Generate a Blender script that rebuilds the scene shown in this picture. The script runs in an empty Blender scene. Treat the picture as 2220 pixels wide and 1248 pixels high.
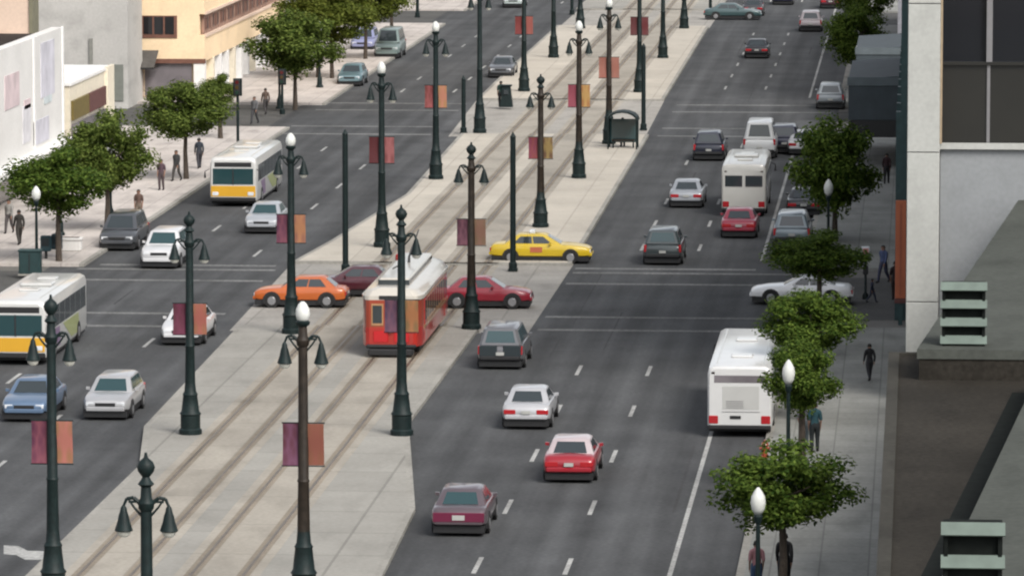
import bpy, math, random
from mathutils import Vector, Matrix

R = math.radians
SC = bpy.context.scene
COL = SC.collection

# ------------------------------------------------------------------ camera
F_PX, CAM_H = 11500.0, 26.4           # focal length in photo pixels (2220 wide), camera height in metres
TH = math.atan(1264.0 / F_PX)
PSI = math.atan(895.0 / F_PX * math.cos(TH))
RIGHT = Vector((math.cos(PSI), math.sin(PSI), 0))
FWD = Vector((-math.sin(PSI) * math.cos(TH), math.cos(PSI) * math.cos(TH), -math.sin(TH)))
UP = RIGHT.cross(FWD)
cd = bpy.data.cameras.new("camera")
cd.sensor_fit = 'HORIZONTAL'
cd.sensor_width = 36.0
cd.lens = F_PX / 2220.0 * 36.0
cd.clip_start = 1.0
cd.clip_end = 6000.0
cam = bpy.data.objects.new("camera", cd)
COL.objects.link(cam)
M3 = Matrix((RIGHT, UP, -FWD)).transposed()
cam.matrix_world = Matrix.Translation((0, 0, CAM_H)) @ M3.to_4x4()
SC.camera = cam

# ------------------------------------------------------------------ sky, sun, exposure
SUN_EL, SUN_AZ = 44.0, 142.0          # sun high, behind the camera and to its right, softened by cloud
world = bpy.data.worlds.new("World")
SC.world = world
world.use_nodes = True
wn, wl = world.node_tree.nodes, world.node_tree.links
wn.clear()
sky = wn.new('ShaderNodeTexSky')
sky.sky_type = 'NISHITA'
sky.sun_disc = False
sky.sun_elevation = R(SUN_EL)
sky.sun_rotation = R(SUN_AZ)
sky.air_density = 1.0
sky.dust_density = 3.0
hsv = wn.new('ShaderNodeHueSaturation')
hsv.inputs['Saturation'].default_value = 0.28
bg = wn.new('ShaderNodeBackground')
bg.inputs['Strength'].default_value = 0.13
wo = wn.new('ShaderNodeOutputWorld')
wl.new(sky.outputs[0], hsv.inputs['Color'])
wl.new(hsv.outputs[0], bg.inputs[0])
wl.new(bg.outputs[0], wo.inputs[0])
sd = bpy.data.lights.new("sun", 'SUN')
sd.energy = 1.75
sd.angle = R(26)
sd.color = (1.0, 0.955, 0.89)
sun = bpy.data.objects.new("sun", sd)
COL.objects.link(sun)
_d = Vector((math.sin(R(SUN_AZ)) * math.cos(R(SUN_EL)), math.cos(R(SUN_AZ)) * math.cos(R(SUN_EL)), math.sin(R(SUN_EL))))
sun.rotation_euler = _d.to_track_quat('Z', 'Y').to_euler()
SC.view_settings.view_transform = 'Standard'
SC.view_settings.look = 'None'
SC.view_settings.gamma = 1.0
SC.view_settings.use_curve_mapping = False
SC.view_settings.exposure = 0.75
SC.render.engine = 'CYCLES'
SC.cycles.max_bounces = 6
SC.cycles.filter_width = 2.2
SC.cycles.use_denoising = True

# ------------------------------------------------------------------ helpers
def G(px, py, h=0.0):
    """world point at height h seen at photo pixel (px, py)"""
    d = RIGHT * (px - 1110.0) + UP * (624.0 - py) + FWD * F_PX
    t = (h - CAM_H) / d.z
    return Vector((d.x * t, d.y * t, h))

def tag(o, label=None, cat=None, group=None, kind=None):
    if label: o['label'] = label
    if cat: o['category'] = cat
    if group: o['group'] = group
    if kind: o['kind'] = kind
    return o

def empty(name, loc=(0, 0, 0), rz=0.0):
    o = bpy.data.objects.new(name, None)
    o.empty_display_size = 0.2
    COL.objects.link(o)
    o.location = loc
    o.rotation_euler = (0, 0, rz)
    return o

class MB:
    def __init__(s):
        s.v, s.f, s.m = [], [], []
    def add(s, verts, faces, m=0):
        b = len(s.v)
        s.v += [tuple(p) for p in verts]
        s.f += [tuple(b + i for i in f) for f in faces]
        s.m += [m] * len(faces)
        return s
    def box(s, x0, x1, y0, y1, z0, z1, m=0):
        v = [(x0, y0, z0), (x1, y0, z0), (x1, y1, z0), (x0, y1, z0), (x0, y0, z1), (x1, y0, z1), (x1, y1, z1), (x0, y1, z1)]
        return s.add(v, [(3, 2, 1, 0), (4, 5, 6, 7), (0, 1, 5, 4), (1, 2, 6, 5), (2, 3, 7, 6), (3, 0, 4, 7)], m)
    def bbox(s, x0, x1, y0, y1, z0, z1, b=0.03, m=0):
        """box with chamfered edges"""
        def ring(i, z):
            return [(x0 + i + b, y0 + i, z), (x1 - i - b, y0 + i, z), (x1 - i, y0 + i + b, z), (x1 - i, y1 - i - b, z),
                    (x1 - i - b, y1 - i, z), (x0 + i + b, y1 - i, z), (x0 + i, y1 - i - b, z), (x0 + i, y0 + i + b, z)]
        return s.loft([ring(b, z0), ring(0, z0 + b), ring(0, z1 - b), ring(b, z1)], m)
    def loft(s, rings, m=0, cap=True):
        n = len(rings[0])
        v, f = [], []
        for r in rings: v += r
        for k in range(len(rings) - 1):
            for i in range(n):
                j = (i + 1) % n
                f.append((k * n + i, k * n + j, (k + 1) * n + j, (k + 1) * n + i))
        if cap:
            f.append(tuple(reversed(range(n))))
            f.append(tuple(range((len(rings) - 1) * n, len(rings) * n)))
        return s.add(v, f, m)
    def lathe(s, prof, n=16, c=(0, 0, 0), m=0):
        return s.loft([[(c[0] + r * math.cos(2 * math.pi * i / n), c[1] + r * math.sin(2 * math.pi * i / n), c[2] + z) for i in range(n)] for r, z in prof], m)
    def tube(s, p0, p1, r0, r1=None, n=8, m=0):
        p0, p1 = Vector(p0), Vector(p1)
        r1 = r0 if r1 is None else r1
        q = (p1 - p0).to_track_quat('Z', 'Y')
        def ring(p, r):
            return [tuple(p + q @ Vector((r * math.cos(2 * math.pi * i / n), r * math.sin(2 * math.pi * i / n), 0))) for i in range(n)]
        return s.loft([ring(p0, r0), ring(p1, r1)], m)
    def path(s, pts, rad, n=8, m=0):
        for i in range(len(pts) - 1):
            s.tube(pts[i], pts[i + 1], rad[i], rad[i + 1], n, m)
        return s
    def slab(s, q, out, off=0.012, th=0.03, m=0):
        """quad q as a thin plate, set proud by off on the side pointing to 'out'"""
        q = [Vector(p) for p in q]
        nrm = (q[1] - q[0]).cross(q[3] - q[0]).normalized()
        if nrm.dot(Vector(out)) < 0:
            q = [q[0], q[3], q[2], q[1]]
            nrm = -nrm
        a = [p + nrm * off for p in q]
        b = [p - nrm * th for p in q]
        return s.add(b + a, [(3, 2, 1, 0), (4, 5, 6, 7), (0, 1, 5, 4), (1, 2, 6, 5), (2, 3, 7, 6), (3, 0, 4, 7)], m)
    def prism(s, pts, z0, z1, m=0):
        a = sum(pts[i][0] * pts[(i + 1) % len(pts)][1] - pts[(i + 1) % len(pts)][0] * pts[i][1] for i in range(len(pts)))
        if a < 0: pts = pts[::-1]
        return s.loft([[(x, y, z0) for x, y in pts], [(x, y, z1) for x, y in pts]], m)
    def build(s, name, mats, parent=None, smooth=None):
        me = bpy.data.meshes.new(name)
        me.from_pydata(s.v, [], s.f)
        if not isinstance(mats, (list, tuple)): mats = [mats]
        for k in mats: me.materials.append(k)
        me.polygons.foreach_set('material_index', s.m)
        if smooth:
            me.polygons.foreach_set('use_smooth', [True] * len(me.polygons))
            me.set_sharp_from_angle(angle=R(smooth))
        me.update()
        o = bpy.data.objects.new(name, me)
        COL.objects.link(o)
        if parent: o.parent = parent
        return o

def lerp(a, b, t): return tuple(a[i] + (b[i] - a[i]) * t for i in range(len(a)))

def copy_tree(o, parent=None):
    c = o.copy()
    COL.objects.link(c)
    c.parent = parent
    for ch in [k for k in o.children]:
        copy_tree(ch, c)
    return c

# ------------------------------------------------------------------ materials
def lin(c):
    """photo sRGB 0-255 to linear"""
    return tuple(((x / 255.0) / 12.92 if x / 255.0 <= 0.04045 else ((x / 255.0 + 0.055) / 1.055) ** 2.4) for x in c)

def mat(name, base, rough=0.7, metal=0.0, coat=0.0, var=0.12, scale=3.0, bump=0.0, bscale=40.0, spec=0.5, emit=None, ior=None):
    m = bpy.data.materials.new(name)
    m.use_nodes = True
    nt = m.node_tree
    p = nt.nodes['Principled BSDF']
    p.inputs['Roughness'].default_value = rough
    p.inputs['Metallic'].default_value = metal
    p.inputs['Coat Weight'].default_value = coat
    p.inputs['Coat Roughness'].default_value = 0.08
    p.inputs['Specular IOR Level'].default_value = spec
    tc = nt.nodes.new('ShaderNodeTexCoord')
    if var > 0:
        nz = nt.nodes.new('ShaderNodeTexNoise')
        nz.inputs['Scale'].default_value = scale
        nz.inputs['Detail'].default_value = 5
        nt.links.new(tc.outputs['Object'], nz.inputs['Vector'])
        rp = nt.nodes.new('ShaderNodeValToRGB')
        rp.color_ramp.elements[0].position = 0.3
        rp.color_ramp.elements[1].position = 0.7
        rp.color_ramp.elements[0].color = tuple(c * (1 - var) for c in base) + (1,)
        rp.color_ramp.elements[1].color = tuple(min(1, c * (1 + var)) for c in base) + (1,)
        nt.links.new(nz.outputs['Fac'], rp.inputs['Fac'])
        nt.links.new(rp.outputs['Color'], p.inputs['Base Color'])
    else:
        p.inputs['Base Color'].default_value = tuple(base) + (1,)
    if bump > 0:
        nb = nt.nodes.new('ShaderNodeTexNoise')
        nb.inputs['Scale'].default_value = bscale
        bp = nt.nodes.new('ShaderNodeBump')
        bp.inputs['Strength'].default_value = bump
        bp.inputs['Distance'].default_value = 0.02
        nt.links.new(tc.outputs['Object'], nb.inputs['Vector'])
        nt.links.new(nb.outputs['Fac'], bp.inputs['Height'])
        nt.links.new(bp.outputs['Normal'], p.inputs['Normal'])
    if emit:
        p.inputs['Emission Color'].default_value = tuple(base) + (1,)
        p.inputs['Emission Strength'].default_value = emit
    return m

def ground_mat(name, base, var_big=0.2, streak=0.0, slabs=None, joint=0.6, fine=0.1, stain=0.0, bump=0.15, wheel=0.0):
    """large-area paving: big patches, fine grain, optional wheel streaks along the street and slab joints"""
    m = bpy.data.materials.new(name)
    m.use_nodes = True
    nt = m.node_tree
    N, L = nt.nodes, nt.links
    p = N['Principled BSDF']
    p.inputs['Roughness'].default_value = 0.85
    p.inputs['Specular IOR Level'].default_value = 0.06
    tc = N.new('ShaderNodeTexCoord')
    def noise(scale, sc=(1, 1, 1), detail=5):
        mp = N.new('ShaderNodeMapping')
        mp.inputs['Scale'].default_value = sc
        L.new(tc.outputs['Object'], mp.inputs['Vector'])
        n = N.new('ShaderNodeTexNoise')
        n.inputs['Scale'].default_value = scale
        n.inputs['Detail'].default_value = detail
        L.new(mp.outputs[0], n.inputs['Vector'])
        return n.outputs['Fac']
    def rng(sock, lo, hi, a=0.3, b=0.7):
        r = N.new('ShaderNodeMapRange')
        r.inputs['From Min'].default_value = a
        r.inputs['From Max'].default_value = b
        r.inputs['To Min'].default_value = lo
        r.inputs['To Max'].default_value = hi
        L.new(sock, r.inputs['Value'])
        return r.outputs[0]
    def mul(a, b):
        k = N.new('ShaderNodeMath')
        k.operation = 'MULTIPLY'
        L.new(a, k.inputs[0])
        L.new(b, k.inputs[1])
        return k.outputs[0]
    f = rng(noise(0.22), 1 - var_big, 1 + var_big)
    f = mul(f, rng(noise(6.0, detail=8), 1 - fine, 1 + fine))
    if wheel:
        sx = N.new('ShaderNodeSeparateXYZ')
        L.new(tc.outputs['Object'], sx.inputs[0])
        ad = N.new('ShaderNodeMath'); ad.operation = 'MULTIPLY_ADD'
        L.new(sx.outputs['X'], ad.inputs[0])
        ad.inputs[1].default_value = 2 * math.pi / 1.43
        ad.inputs[2].default_value = 1.2
        sn = N.new('ShaderNodeMath'); sn.operation = 'SINE'
        L.new(ad.outputs[0], sn.inputs[0])
        f = mul(f, rng(sn.outputs[0], 1 - wheel, 1 + wheel, -1, 1))
        f = mul(f, rng(noise(0.5, (1, 0.06, 1), 6), 0.86, 1.0, 0.42, 0.58))
    if streak:
        f = mul(f, rng(noise(1.0, (1.1, 0.02, 1), 3), 1 - streak, 1 + streak))
    if stain:
        f = mul(f, rng(noise(0.9, (1, 0.35, 1), 6), 1 - stain, 1.0, 0.25, 0.5))
    if slabs:
        br = N.new('ShaderNodeTexBrick')
        br.offset = 0.0
        br.inputs['Scale'].default_value = 1.0
        br.inputs['Brick Width'].default_value = slabs[0]
        br.inputs['Row Height'].default_value = slabs[1]
        br.inputs['Mortar Size'].default_value = slabs[2]
        br.inputs['Color1'].default_value = (1, 1, 1, 1)
        br.inputs['Color2'].default_value = (0.9, 0.9, 0.9, 1)
        br.inputs['Mortar'].default_value = (joint, joint, joint, 1)
        L.new(tc.outputs['Object'], br.inputs['Vector'])
        f = mul(f, br.outputs['Color'])
    mx = N.new('ShaderNodeVectorMath')
    mx.operation = 'SCALE'
    mx.inputs[0].default_value = base
    L.new(f, mx.inputs['Scale'])
    L.new(mx.outputs[0], p.inputs['Base Color'])
    if bump:
        bp = N.new('ShaderNodeBump')
        bp.inputs['Strength'].default_value = bump
        bp.inputs['Distance'].default_value = 0.02
        L.new(noise(25.0), bp.inputs['Height'])
        L.new(bp.outputs['Normal'], p.inputs['Normal'])
    return m

def leaf_mat(name, dark, light):
    m = bpy.data.materials.new(name)
    m.use_nodes = True
    nt = m.node_tree
    p = nt.nodes['Principled BSDF']
    p.inputs['Roughness'].default_value = 0.6
    p.inputs['Specular IOR Level'].default_value = 0.08
    g = nt.nodes.new('ShaderNodeNewGeometry')
    rp = nt.nodes.new('ShaderNodeValToRGB')
    rp.color_ramp.elements[0].color = tuple(dark) + (1,)
    rp.color_ramp.elements[1].color = tuple(light) + (1,)
    nt.links.new(g.outputs['Random Per Island'], rp.inputs['Fac'])
    nt.links.new(rp.outputs['Color'], p.inputs['Base Color'])
    tr = nt.nodes.new('ShaderNodeBsdfTranslucent')
    nt.links.new(rp.outputs['Color'], tr.inputs['Color'])
    mx = nt.nodes.new('ShaderNodeMixShader')
    mx.inputs[0].default_value = 0.34
    out = nt.nodes['Material Output']
    nt.links.new(p.outputs[0], mx.inputs[1])
    nt.links.new(tr.outputs[0], mx.inputs[2])
    nt.links.new(mx.outputs[0], out.inputs['Surface'])
    return m

A = {}
A['asphalt'] = ground_mat('asphalt', (0.0765, 0.0785, 0.081), 0.16, streak=0.20, fine=0.14, stain=0.14, wheel=0.055)
A['asphalt_old'] = ground_mat('worn_asphalt', (0.088, 0.087, 0.084), 0.16, fine=0.14, stain=0.15)
A['median_sunlit'] = ground_mat('warm_sunlit_concrete', (0.44, 0.405, 0.35), 0.08, slabs=(3.0, 4.5, 0.05), joint=0.8, fine=0.06, stain=0.10)  # farther median: sunlight painted in as a brighter, warmer concrete
A['median'] = ground_mat('shaded_concrete', (0.285, 0.275, 0.25), 0.10, slabs=(3.0, 4.5, 0.05), joint=0.72, fine=0.08, stain=0.16)  # near median: shade painted in as a darker, greyer concrete
A['crossing'] = ground_mat('crossing_concrete', (0.315, 0.30, 0.275), 0.12, slabs=(3.6, 3.6, 0.05), joint=0.75, fine=0.1, stain=0.2)
A['trackbed'] = ground_mat('track_concrete', (0.315, 0.29, 0.25), 0.12, slabs=(6.0, 6.0, 0.05), joint=0.75, fine=0.1, stain=0.2)
A['trackband'] = ground_mat('rail_groove_paving', (0.215, 0.185, 0.148), 0.15, streak=0.1, fine=0.15, stain=0.2)
A['rail'] = mat('rail_steel', (0.16, 0.13, 0.10), 0.45, 0.6, var=0.2, scale=2)
A['kerb'] = ground_mat('kerb_concrete', (0.28, 0.27, 0.245), 0.15, fine=0.15, stain=0.3)
A['walk_r'] = ground_mat('grey_sidewalk', (0.26, 0.262, 0.245), 0.14, slabs=(1.5, 1.5, 0.03), joint=0.7, fine=0.1, stain=0.25)
A['walk_l'] = ground_mat('sandy_sidewalk', (0.47, 0.43, 0.40), 0.12, slabs=(1.5, 1.5, 0.03), joint=0.7, fine=0.1, stain=0.3)
A['earth'] = ground_mat('city_ground', (0.14, 0.135, 0.125), 0.2, fine=0.1)
A['paint'] = ground_mat('white_road_paint', (0.32, 0.32, 0.31), 0.2, fine=0.3, stain=0.35)
A['paint_worn'] = ground_mat('worn_road_paint', (0.165, 0.165, 0.162), 0.3, fine=0.35, stain=0.4)
A['glass'] = mat('car_glass', (0.028, 0.036, 0.04), 0.06, spec=0.8, var=0)
A['glass_teal'] = mat('tinted_glass', (0.02, 0.05, 0.055), 0.06, spec=0.8, var=0)
A['tyre'] = mat('tyre_rubber', (0.012, 0.012, 0.012), 0.8, var=0.1)
A['rim'] = mat('wheel_metal', (0.35, 0.35, 0.36), 0.35, 0.7, var=0.05)
A['black'] = mat('black_trim', (0.012, 0.012, 0.013), 0.55, var=0.1)
A['red_lens'] = mat('red_lens', (0.34, 0.015, 0.02), 0.2, coat=0.4, var=0.05)
A['clear_lens'] = mat('clear_lens', (0.6, 0.62, 0.64), 0.12, coat=0.5, var=0.03)
A['plate'] = mat('number_plate', (0.36, 0.36, 0.34), 0.5, var=0.05)
A['chrome'] = mat('bright_metal', (0.6, 0.6, 0.6), 0.25, 0.9, var=0.03)
A['post'] = mat('dark_green_cast_iron', (0.006, 0.0135, 0.0135), 0.55, 0.0, spec=0.25, var=0.3, scale=6)
A['post_brown'] = mat('weathered_bronze_iron', (0.022, 0.0165, 0.012), 0.55, 0.0, spec=0.25, var=0.35, scale=5)
A['globe'] = mat('milk_glass', (0.58, 0.59, 0.56), 0.3, var=0.03, emit=0.0)
A['lamp_glass'] = mat('lantern_glass', (0.5, 0.5, 0.45), 0.2, var=0.05)
A['trunk'] = mat('tree_bark', (0.055, 0.042, 0.032), 0.9, var=0.3, scale=8, bump=0.4)
A['leaf1'] = leaf_mat('leaves_mid', (0.034, 0.060, 0.010), (0.155, 0.20, 0.045))
A['leaf2'] = leaf_mat('leaves_dark', (0.021, 0.050, 0.007), (0.125, 0.180, 0.032))
A['leaf3'] = leaf_mat('leaves_light', (0.045, 0.065, 0.008), (0.15, 0.175, 0.036))

PAINTS = {}
def paint(rgb, metal=0.0, rough=0.32):
    k = (rgb, metal)
    if k not in PAINTS:
        PAINTS[k] = mat('car_paint', tuple(c * 0.76 for c in rgb), rough, metal, coat=0.6, var=0.04, scale=1.5)
    return PAINTS[k]

# ------------------------------------------------------------------ the setting: ground, roads, median, tracks, pavements
def struct(name, mb, m, smooth=None):
    return tag(mb.build(name, m, None, smooth), kind='structure')

X_RK, X_RB = -5.5, -0.9               # right kerb, right building line
X_LK, X_LB = -39.4, -48.0             # left kerb, left building line
Y1A, Y1B = 226.0, 246.0               # first cross street
Y2A, Y2B = 327.0, 352.0               # second cross street
Y3A, Y3B = 438.0, 458.0               # third cross street
struct('ground', MB().box(-500, 300, -60, 2200, -0.4, -0.004), A['earth'])
struct('road', MB().box(-41.0, X_RK + 0.1, 20, 1500, -0.02, 0.0), A['asphalt'])
cs = MB()
for a, b in ((Y1A + 2, Y1B - 1), (Y2A + 5, Y2B - 6), (Y3A, Y3B)):
    cs.box(-200, -41.0, a, b, -0.02, 0.002)
    cs.box(X_RK + 0.1, 90, a, b, -0.02, 0.002)
struct('cross_street', cs, A['asphalt_old'])
# concrete crossings of the median, flush with the road
cr = MB()
cr.prism([(-29.2, Y1A - 4), (-16.5, Y1A - 4), (-16.4, Y1B + 4), (-29.8, Y1B + 4)], -0.01, 0.006)
cr.prism([(-29.0, Y2A - 3), (-16.9, Y2A - 3), (-17.2, Y2B + 3), (-29.8, Y2B + 3)], -0.01, 0.006)
cr.box(-29.8, -17.4, Y3A - 3, Y3B + 3, -0.01, 0.006)
struct('median_crossing', cr, A['crossing'])

MED = [
    [(-27.0, 60), (-27.0, 181), (-28.3, 191), (-28.9, Y1A - 3), (-18.65, Y1A - 3), (-18.75, 193), (-16.5, 172), (-16.2, 158), (-16.2, 60)],
    [(-29.7, Y1B + 3), (-29.0, 259), (-27.7, 284), (-28.3, Y2A - 2), (-16.7, Y2A - 2), (-16.45, Y1B + 3)],
    [(-29.7, Y2B + 2), (-29.9, 380), (-30.0, Y3A - 2), (-17.5, Y3A - 2), (-17.2, Y2B + 2)],
    [(-30.0, Y3B + 2), (-30.0, 1400), (-17.5, 1400), (-17.5, Y3B + 2)],
]
def inset(pts, d):
    n, out = len(pts), []
    cx, cy = sum(p[0] for p in pts) / n, sum(p[1] for p in pts) / n
    for i in range(n):
        a, b, c = Vector(pts[i - 1]), Vector(pts[i]), Vector(pts[(i + 1) % n])
        e1, e2 = (b - a).normalized(), (c - b).normalized()
        n1, n2 = Vector((-e1.y, e1.x)), Vector((-e2.y, e2.x))
        if (Vector((cx, cy)) - b).dot(n1) < 0 and (Vector((cx, cy)) - b).dot(n2) < 0: n1, n2 = -n1, -n2
        k = (n1 + n2).normalized()
        out.append(tuple(b + k * d / max(0.4, k.dot(n1))))
    return out
kb, md, mn = MB(), MB(), MB()
for pts in MED:
    q = inset(pts[::-1], 0.22)[::-1]
    kb.prism(pts, -0.2, 0.145)
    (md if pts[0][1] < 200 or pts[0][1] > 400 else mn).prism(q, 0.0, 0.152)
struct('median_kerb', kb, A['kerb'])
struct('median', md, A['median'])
struct('median', mn, A['median_sunlit'])
TR = (-24.6, -21.2)                   # centre lines of the two tracks
HG = 0.80
def segs():
    s = [(60, Y1A - 3, 0.152), (Y1A - 3, Y1B + 3, 0.006), (Y1B + 3, Y2A - 2, 0.152), (Y2A - 2, Y2B + 2, 0.006),
         (Y2B + 2, Y3A - 2, 0.152), (Y3A - 2, Y3B + 2, 0.006), (Y3B + 2, 1400, 0.152)]
    return s
tb, gb, rl = MB(), MB(), MB()
for a, b, z in segs():
    for c in TR:
        tb.box(c - 1.3, c + 1.3, a, b, z - 0.05, z + 0.004)
        for sx in (-1, 1):
            x = c + sx * HG
            gb.box(x - 0.20, x + 0.20, a, b, z - 0.05, z + 0.008)
            rl.box(x - 0.05, x + 0.05, a, b, z - 0.05, z + 0.016)
struct('track_bed', tb, A['trackbed'])
struct('rail_groove', gb, A['trackband'])
struct('tram_rail', rl, A['rail'])
# pavements with kerbs
def pavement(side, spans):
    k, w = MB(), MB()
    for a, b in spans:
        if side == 'r':
            k.box(X_RK, X_RK + 0.25, a, b, -0.2, 0.145)
            w.box(X_RK + 0.25, 30, a, b, -0.2, 0.152)
        else:
            xk = X_LK if a > 240 else X_LK - 0.9
            k.box(xk - 0.25, xk, a, b, -0.2, 0.145)
            w.box(-90, xk - 0.25, a, b, -0.2, 0.152)
    return k, w
k, w = pavement('r', [(20, Y1A - 2), (Y1B + 2, Y2A + 1), (Y2B - 2, Y3A), (Y3B, 1300)])
struct('kerb_right', k, A['kerb']); struct('sidewalk_right', w, A['walk_r'])
k, w = pavement('l', [(20, Y1A), (Y1B + 1, Y2A + 2), (Y2B - 3, Y3A), (Y3B, 1300)])
struct('kerb_left', k, A['kerb']); struct('sidewalk_left', w, A['walk_l'])

# painted markings
pm, pw = MB(), MB()
for x in (-13.55, -10.75):
    y = 99.3
    while y < 900:
        if not (Y1A - 6 < y < Y1B + 6 or Y2A - 8 < y < Y2B + 8 or Y3A - 8 < y < Y3B + 8):
            pm.box(x - 0.075, x + 0.075, y, y + 3.1, -0.01, 0.004)
        y += 12.1
for a, b in ((20, Y1A - 5), (Y1B + 6, Y2A - 6), (Y2B + 6, 900)):
    pm.box(-7.62, -7.47, a, b, -0.01, 0.004)
for x in (-32.0, -35.6):
    y = 95.0
    while y < 900:
        if not (Y1A - 6 < y < Y1B + 6 or Y2A - 8 < y < Y2B + 8 or Y3A - 8 < y < Y3B + 8):
            pm.box(x - 0.075, x + 0.075, y, y + 3.1, -0.01, 0.004)
        y += 12.1
def xwalk(ya, yb, m=pw):
    for y in (ya, yb):
        m.box(-16.2, X_RK - 0.2, y - 0.3, y + 0.3, -0.01, 0.004)
        m.box(X_LK - 0.2, -30.2, y - 0.3, y + 0.3, -0.01, 0.004)
xwalk(223.4, 228.2); xwalk(241.5, 246.2); xwalk(325.5, 331.5); xwalk(345.0, 351.0)
for x0, x1 in ((-16.2, -7.7), (-38.8, -30.4)):
    pw.box(x0, x1, 247.8, 248.4, -0.01, 0.004)
# turn arrow on the left road, near the camera
_q = [G(*p) for p in ((8, 1181), (40, 1183), (60, 1193), (97, 1194), (97, 1212), (54, 1212), (35, 1202), (8, 1200))]
pm.prism([(p.x, p.y) for p in _q], -0.01, 0.004)
struct('road_marking', pm, A['paint'])
struct('crosswalk_marking', pw, A['paint_worn'])
# tar seals, patches and covers in the road
tp = MB()
rr = random.Random(5)
for i in range(26):
    x = rr.uniform(-15.5, -8) if i % 3 else rr.uniform(-38, -30)
    y = rr.uniform(125, 420)
    if rr.random() < 0.5:
        tp.box(x - 0.05, x + 0.05, y, y + rr.uniform(4, 16), -0.01, 0.003)
    else:
        tp.box(x - 0.03, x + 0.03, y, y + rr.uniform(6, 22), -0.01, 0.002)
        tp.box(x - 0.03, x + rr.uniform(1, 3), y + 2, y + 2.1, -0.01, 0.0015)
struct('road_patch', tp, ground_mat('tar_patch', (0.058, 0.058, 0.06), 0.2, fine=0.15))

# ------------------------------------------------------------------ buildings
A['white_wall'] = ground_mat('white_render', (0.62, 0.61, 0.59), 0.06, fine=0.05, stain=0.06, bump=0.05)
A['peach_wall'] = ground_mat('peach_render', (0.62, 0.48, 0.385), 0.06, fine=0.05, stain=0.08, bump=0.05)
A['grey_wall'] = ground_mat('grey_render', (0.43, 0.42, 0.40), 0.08, fine=0.06, stain=0.2, bump=0.05)
A['beige_wall'] = ground_mat('beige_render', (0.77, 0.60, 0.40), 0.06, fine=0.05, stain=0.12, bump=0.05)
A['cream_trim'] = mat('cream_trim', (0.66, 0.60, 0.48), 0.7, var=0.08)
A['white_trim'] = mat('white_trim', (0.72, 0.71, 0.69), 0.6, var=0.06)
A['pale_conc'] = ground_mat('pale_precast', (0.385, 0.39, 0.37), 0.06, fine=0.06, stain=0.12, bump=0.08)
A['panel_conc'] = ground_mat('grey_precast_panel', (0.235, 0.246, 0.254), 0.06, fine=0.06, stain=0.10, bump=0.08)
A['dark_conc'] = ground_mat('weathered_roof_concrete', (0.069, 0.074, 0.066), 0.12, fine=0.12, stain=0.2, bump=0.15)
A['roof_brown'] = ground_mat('brown_gravel_roof', (0.030, 0.027, 0.0225), 0.25, fine=0.25, stain=0.2, bump=0.4)
A['parapet'] = ground_mat('parapet_stone', (0.047, 0.045, 0.039), 0.15, fine=0.15, stain=0.3)
A['roof_dark'] = ground_mat('dark_roof_felt', (0.035, 0.03, 0.028), 0.2, fine=0.2)
A['win'] = mat('window_glass', (0.012, 0.013, 0.016), 0.08, spec=0.7, var=0)
A['win_warm'] = mat('bronze_spandrel_glass', (0.012, 0.0115, 0.009), 0.4, spec=0.5, var=0.18, scale=0.5)
A['shop'] = mat('shop_glass', (0.03, 0.03, 0.034), 0.1, spec=0.7, var=0.3, scale=0.8)
A['shop_lilac'] = mat('shop_glass_pale', (0.16, 0.145, 0.155), 0.15, spec=0.6, var=0.25, scale=0.7)
A['brown_frame'] = mat('red_brown_frame', (0.14, 0.062, 0.042), 0.6, var=0.2)
A['brown_panel'] = mat('dusky_pink_panel', (0.27, 0.165, 0.125), 0.7, var=0.22, scale=1.2)
A['mullion'] = mat('anodised_mullion', (0.22, 0.215, 0.22), 0.4, 0.4, var=0.05)
A['patina'] = mat('pale_green_metal', (0.108, 0.140, 0.120), 0.75, var=0.14, scale=2.5)
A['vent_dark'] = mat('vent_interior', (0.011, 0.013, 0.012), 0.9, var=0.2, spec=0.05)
A['slate'] = mat('slate_canvas', (0.040, 0.052, 0.060), 0.75, var=0.15, scale=1.5)
A['slate_hi'] = mat('slate_valance', (0.095, 0.115, 0.125), 0.75, var=0.12, scale=1.5)
A['orange_panel'] = mat('orange_panel', (0.42, 0.115, 0.05), 0.55, var=0.12, scale=0.8)
A['teal_panel'] = mat('teal_shopfront', (0.022, 0.055, 0.058), 0.5, var=0.2)
A['maroon_sign'] = mat('maroon_sign', (0.10, 0.035, 0.03), 0.6, var=0.2)
A['olive_sign'] = mat('olive_sign', (0.13, 0.095, 0.02), 0.6, var=0.2)

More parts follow.
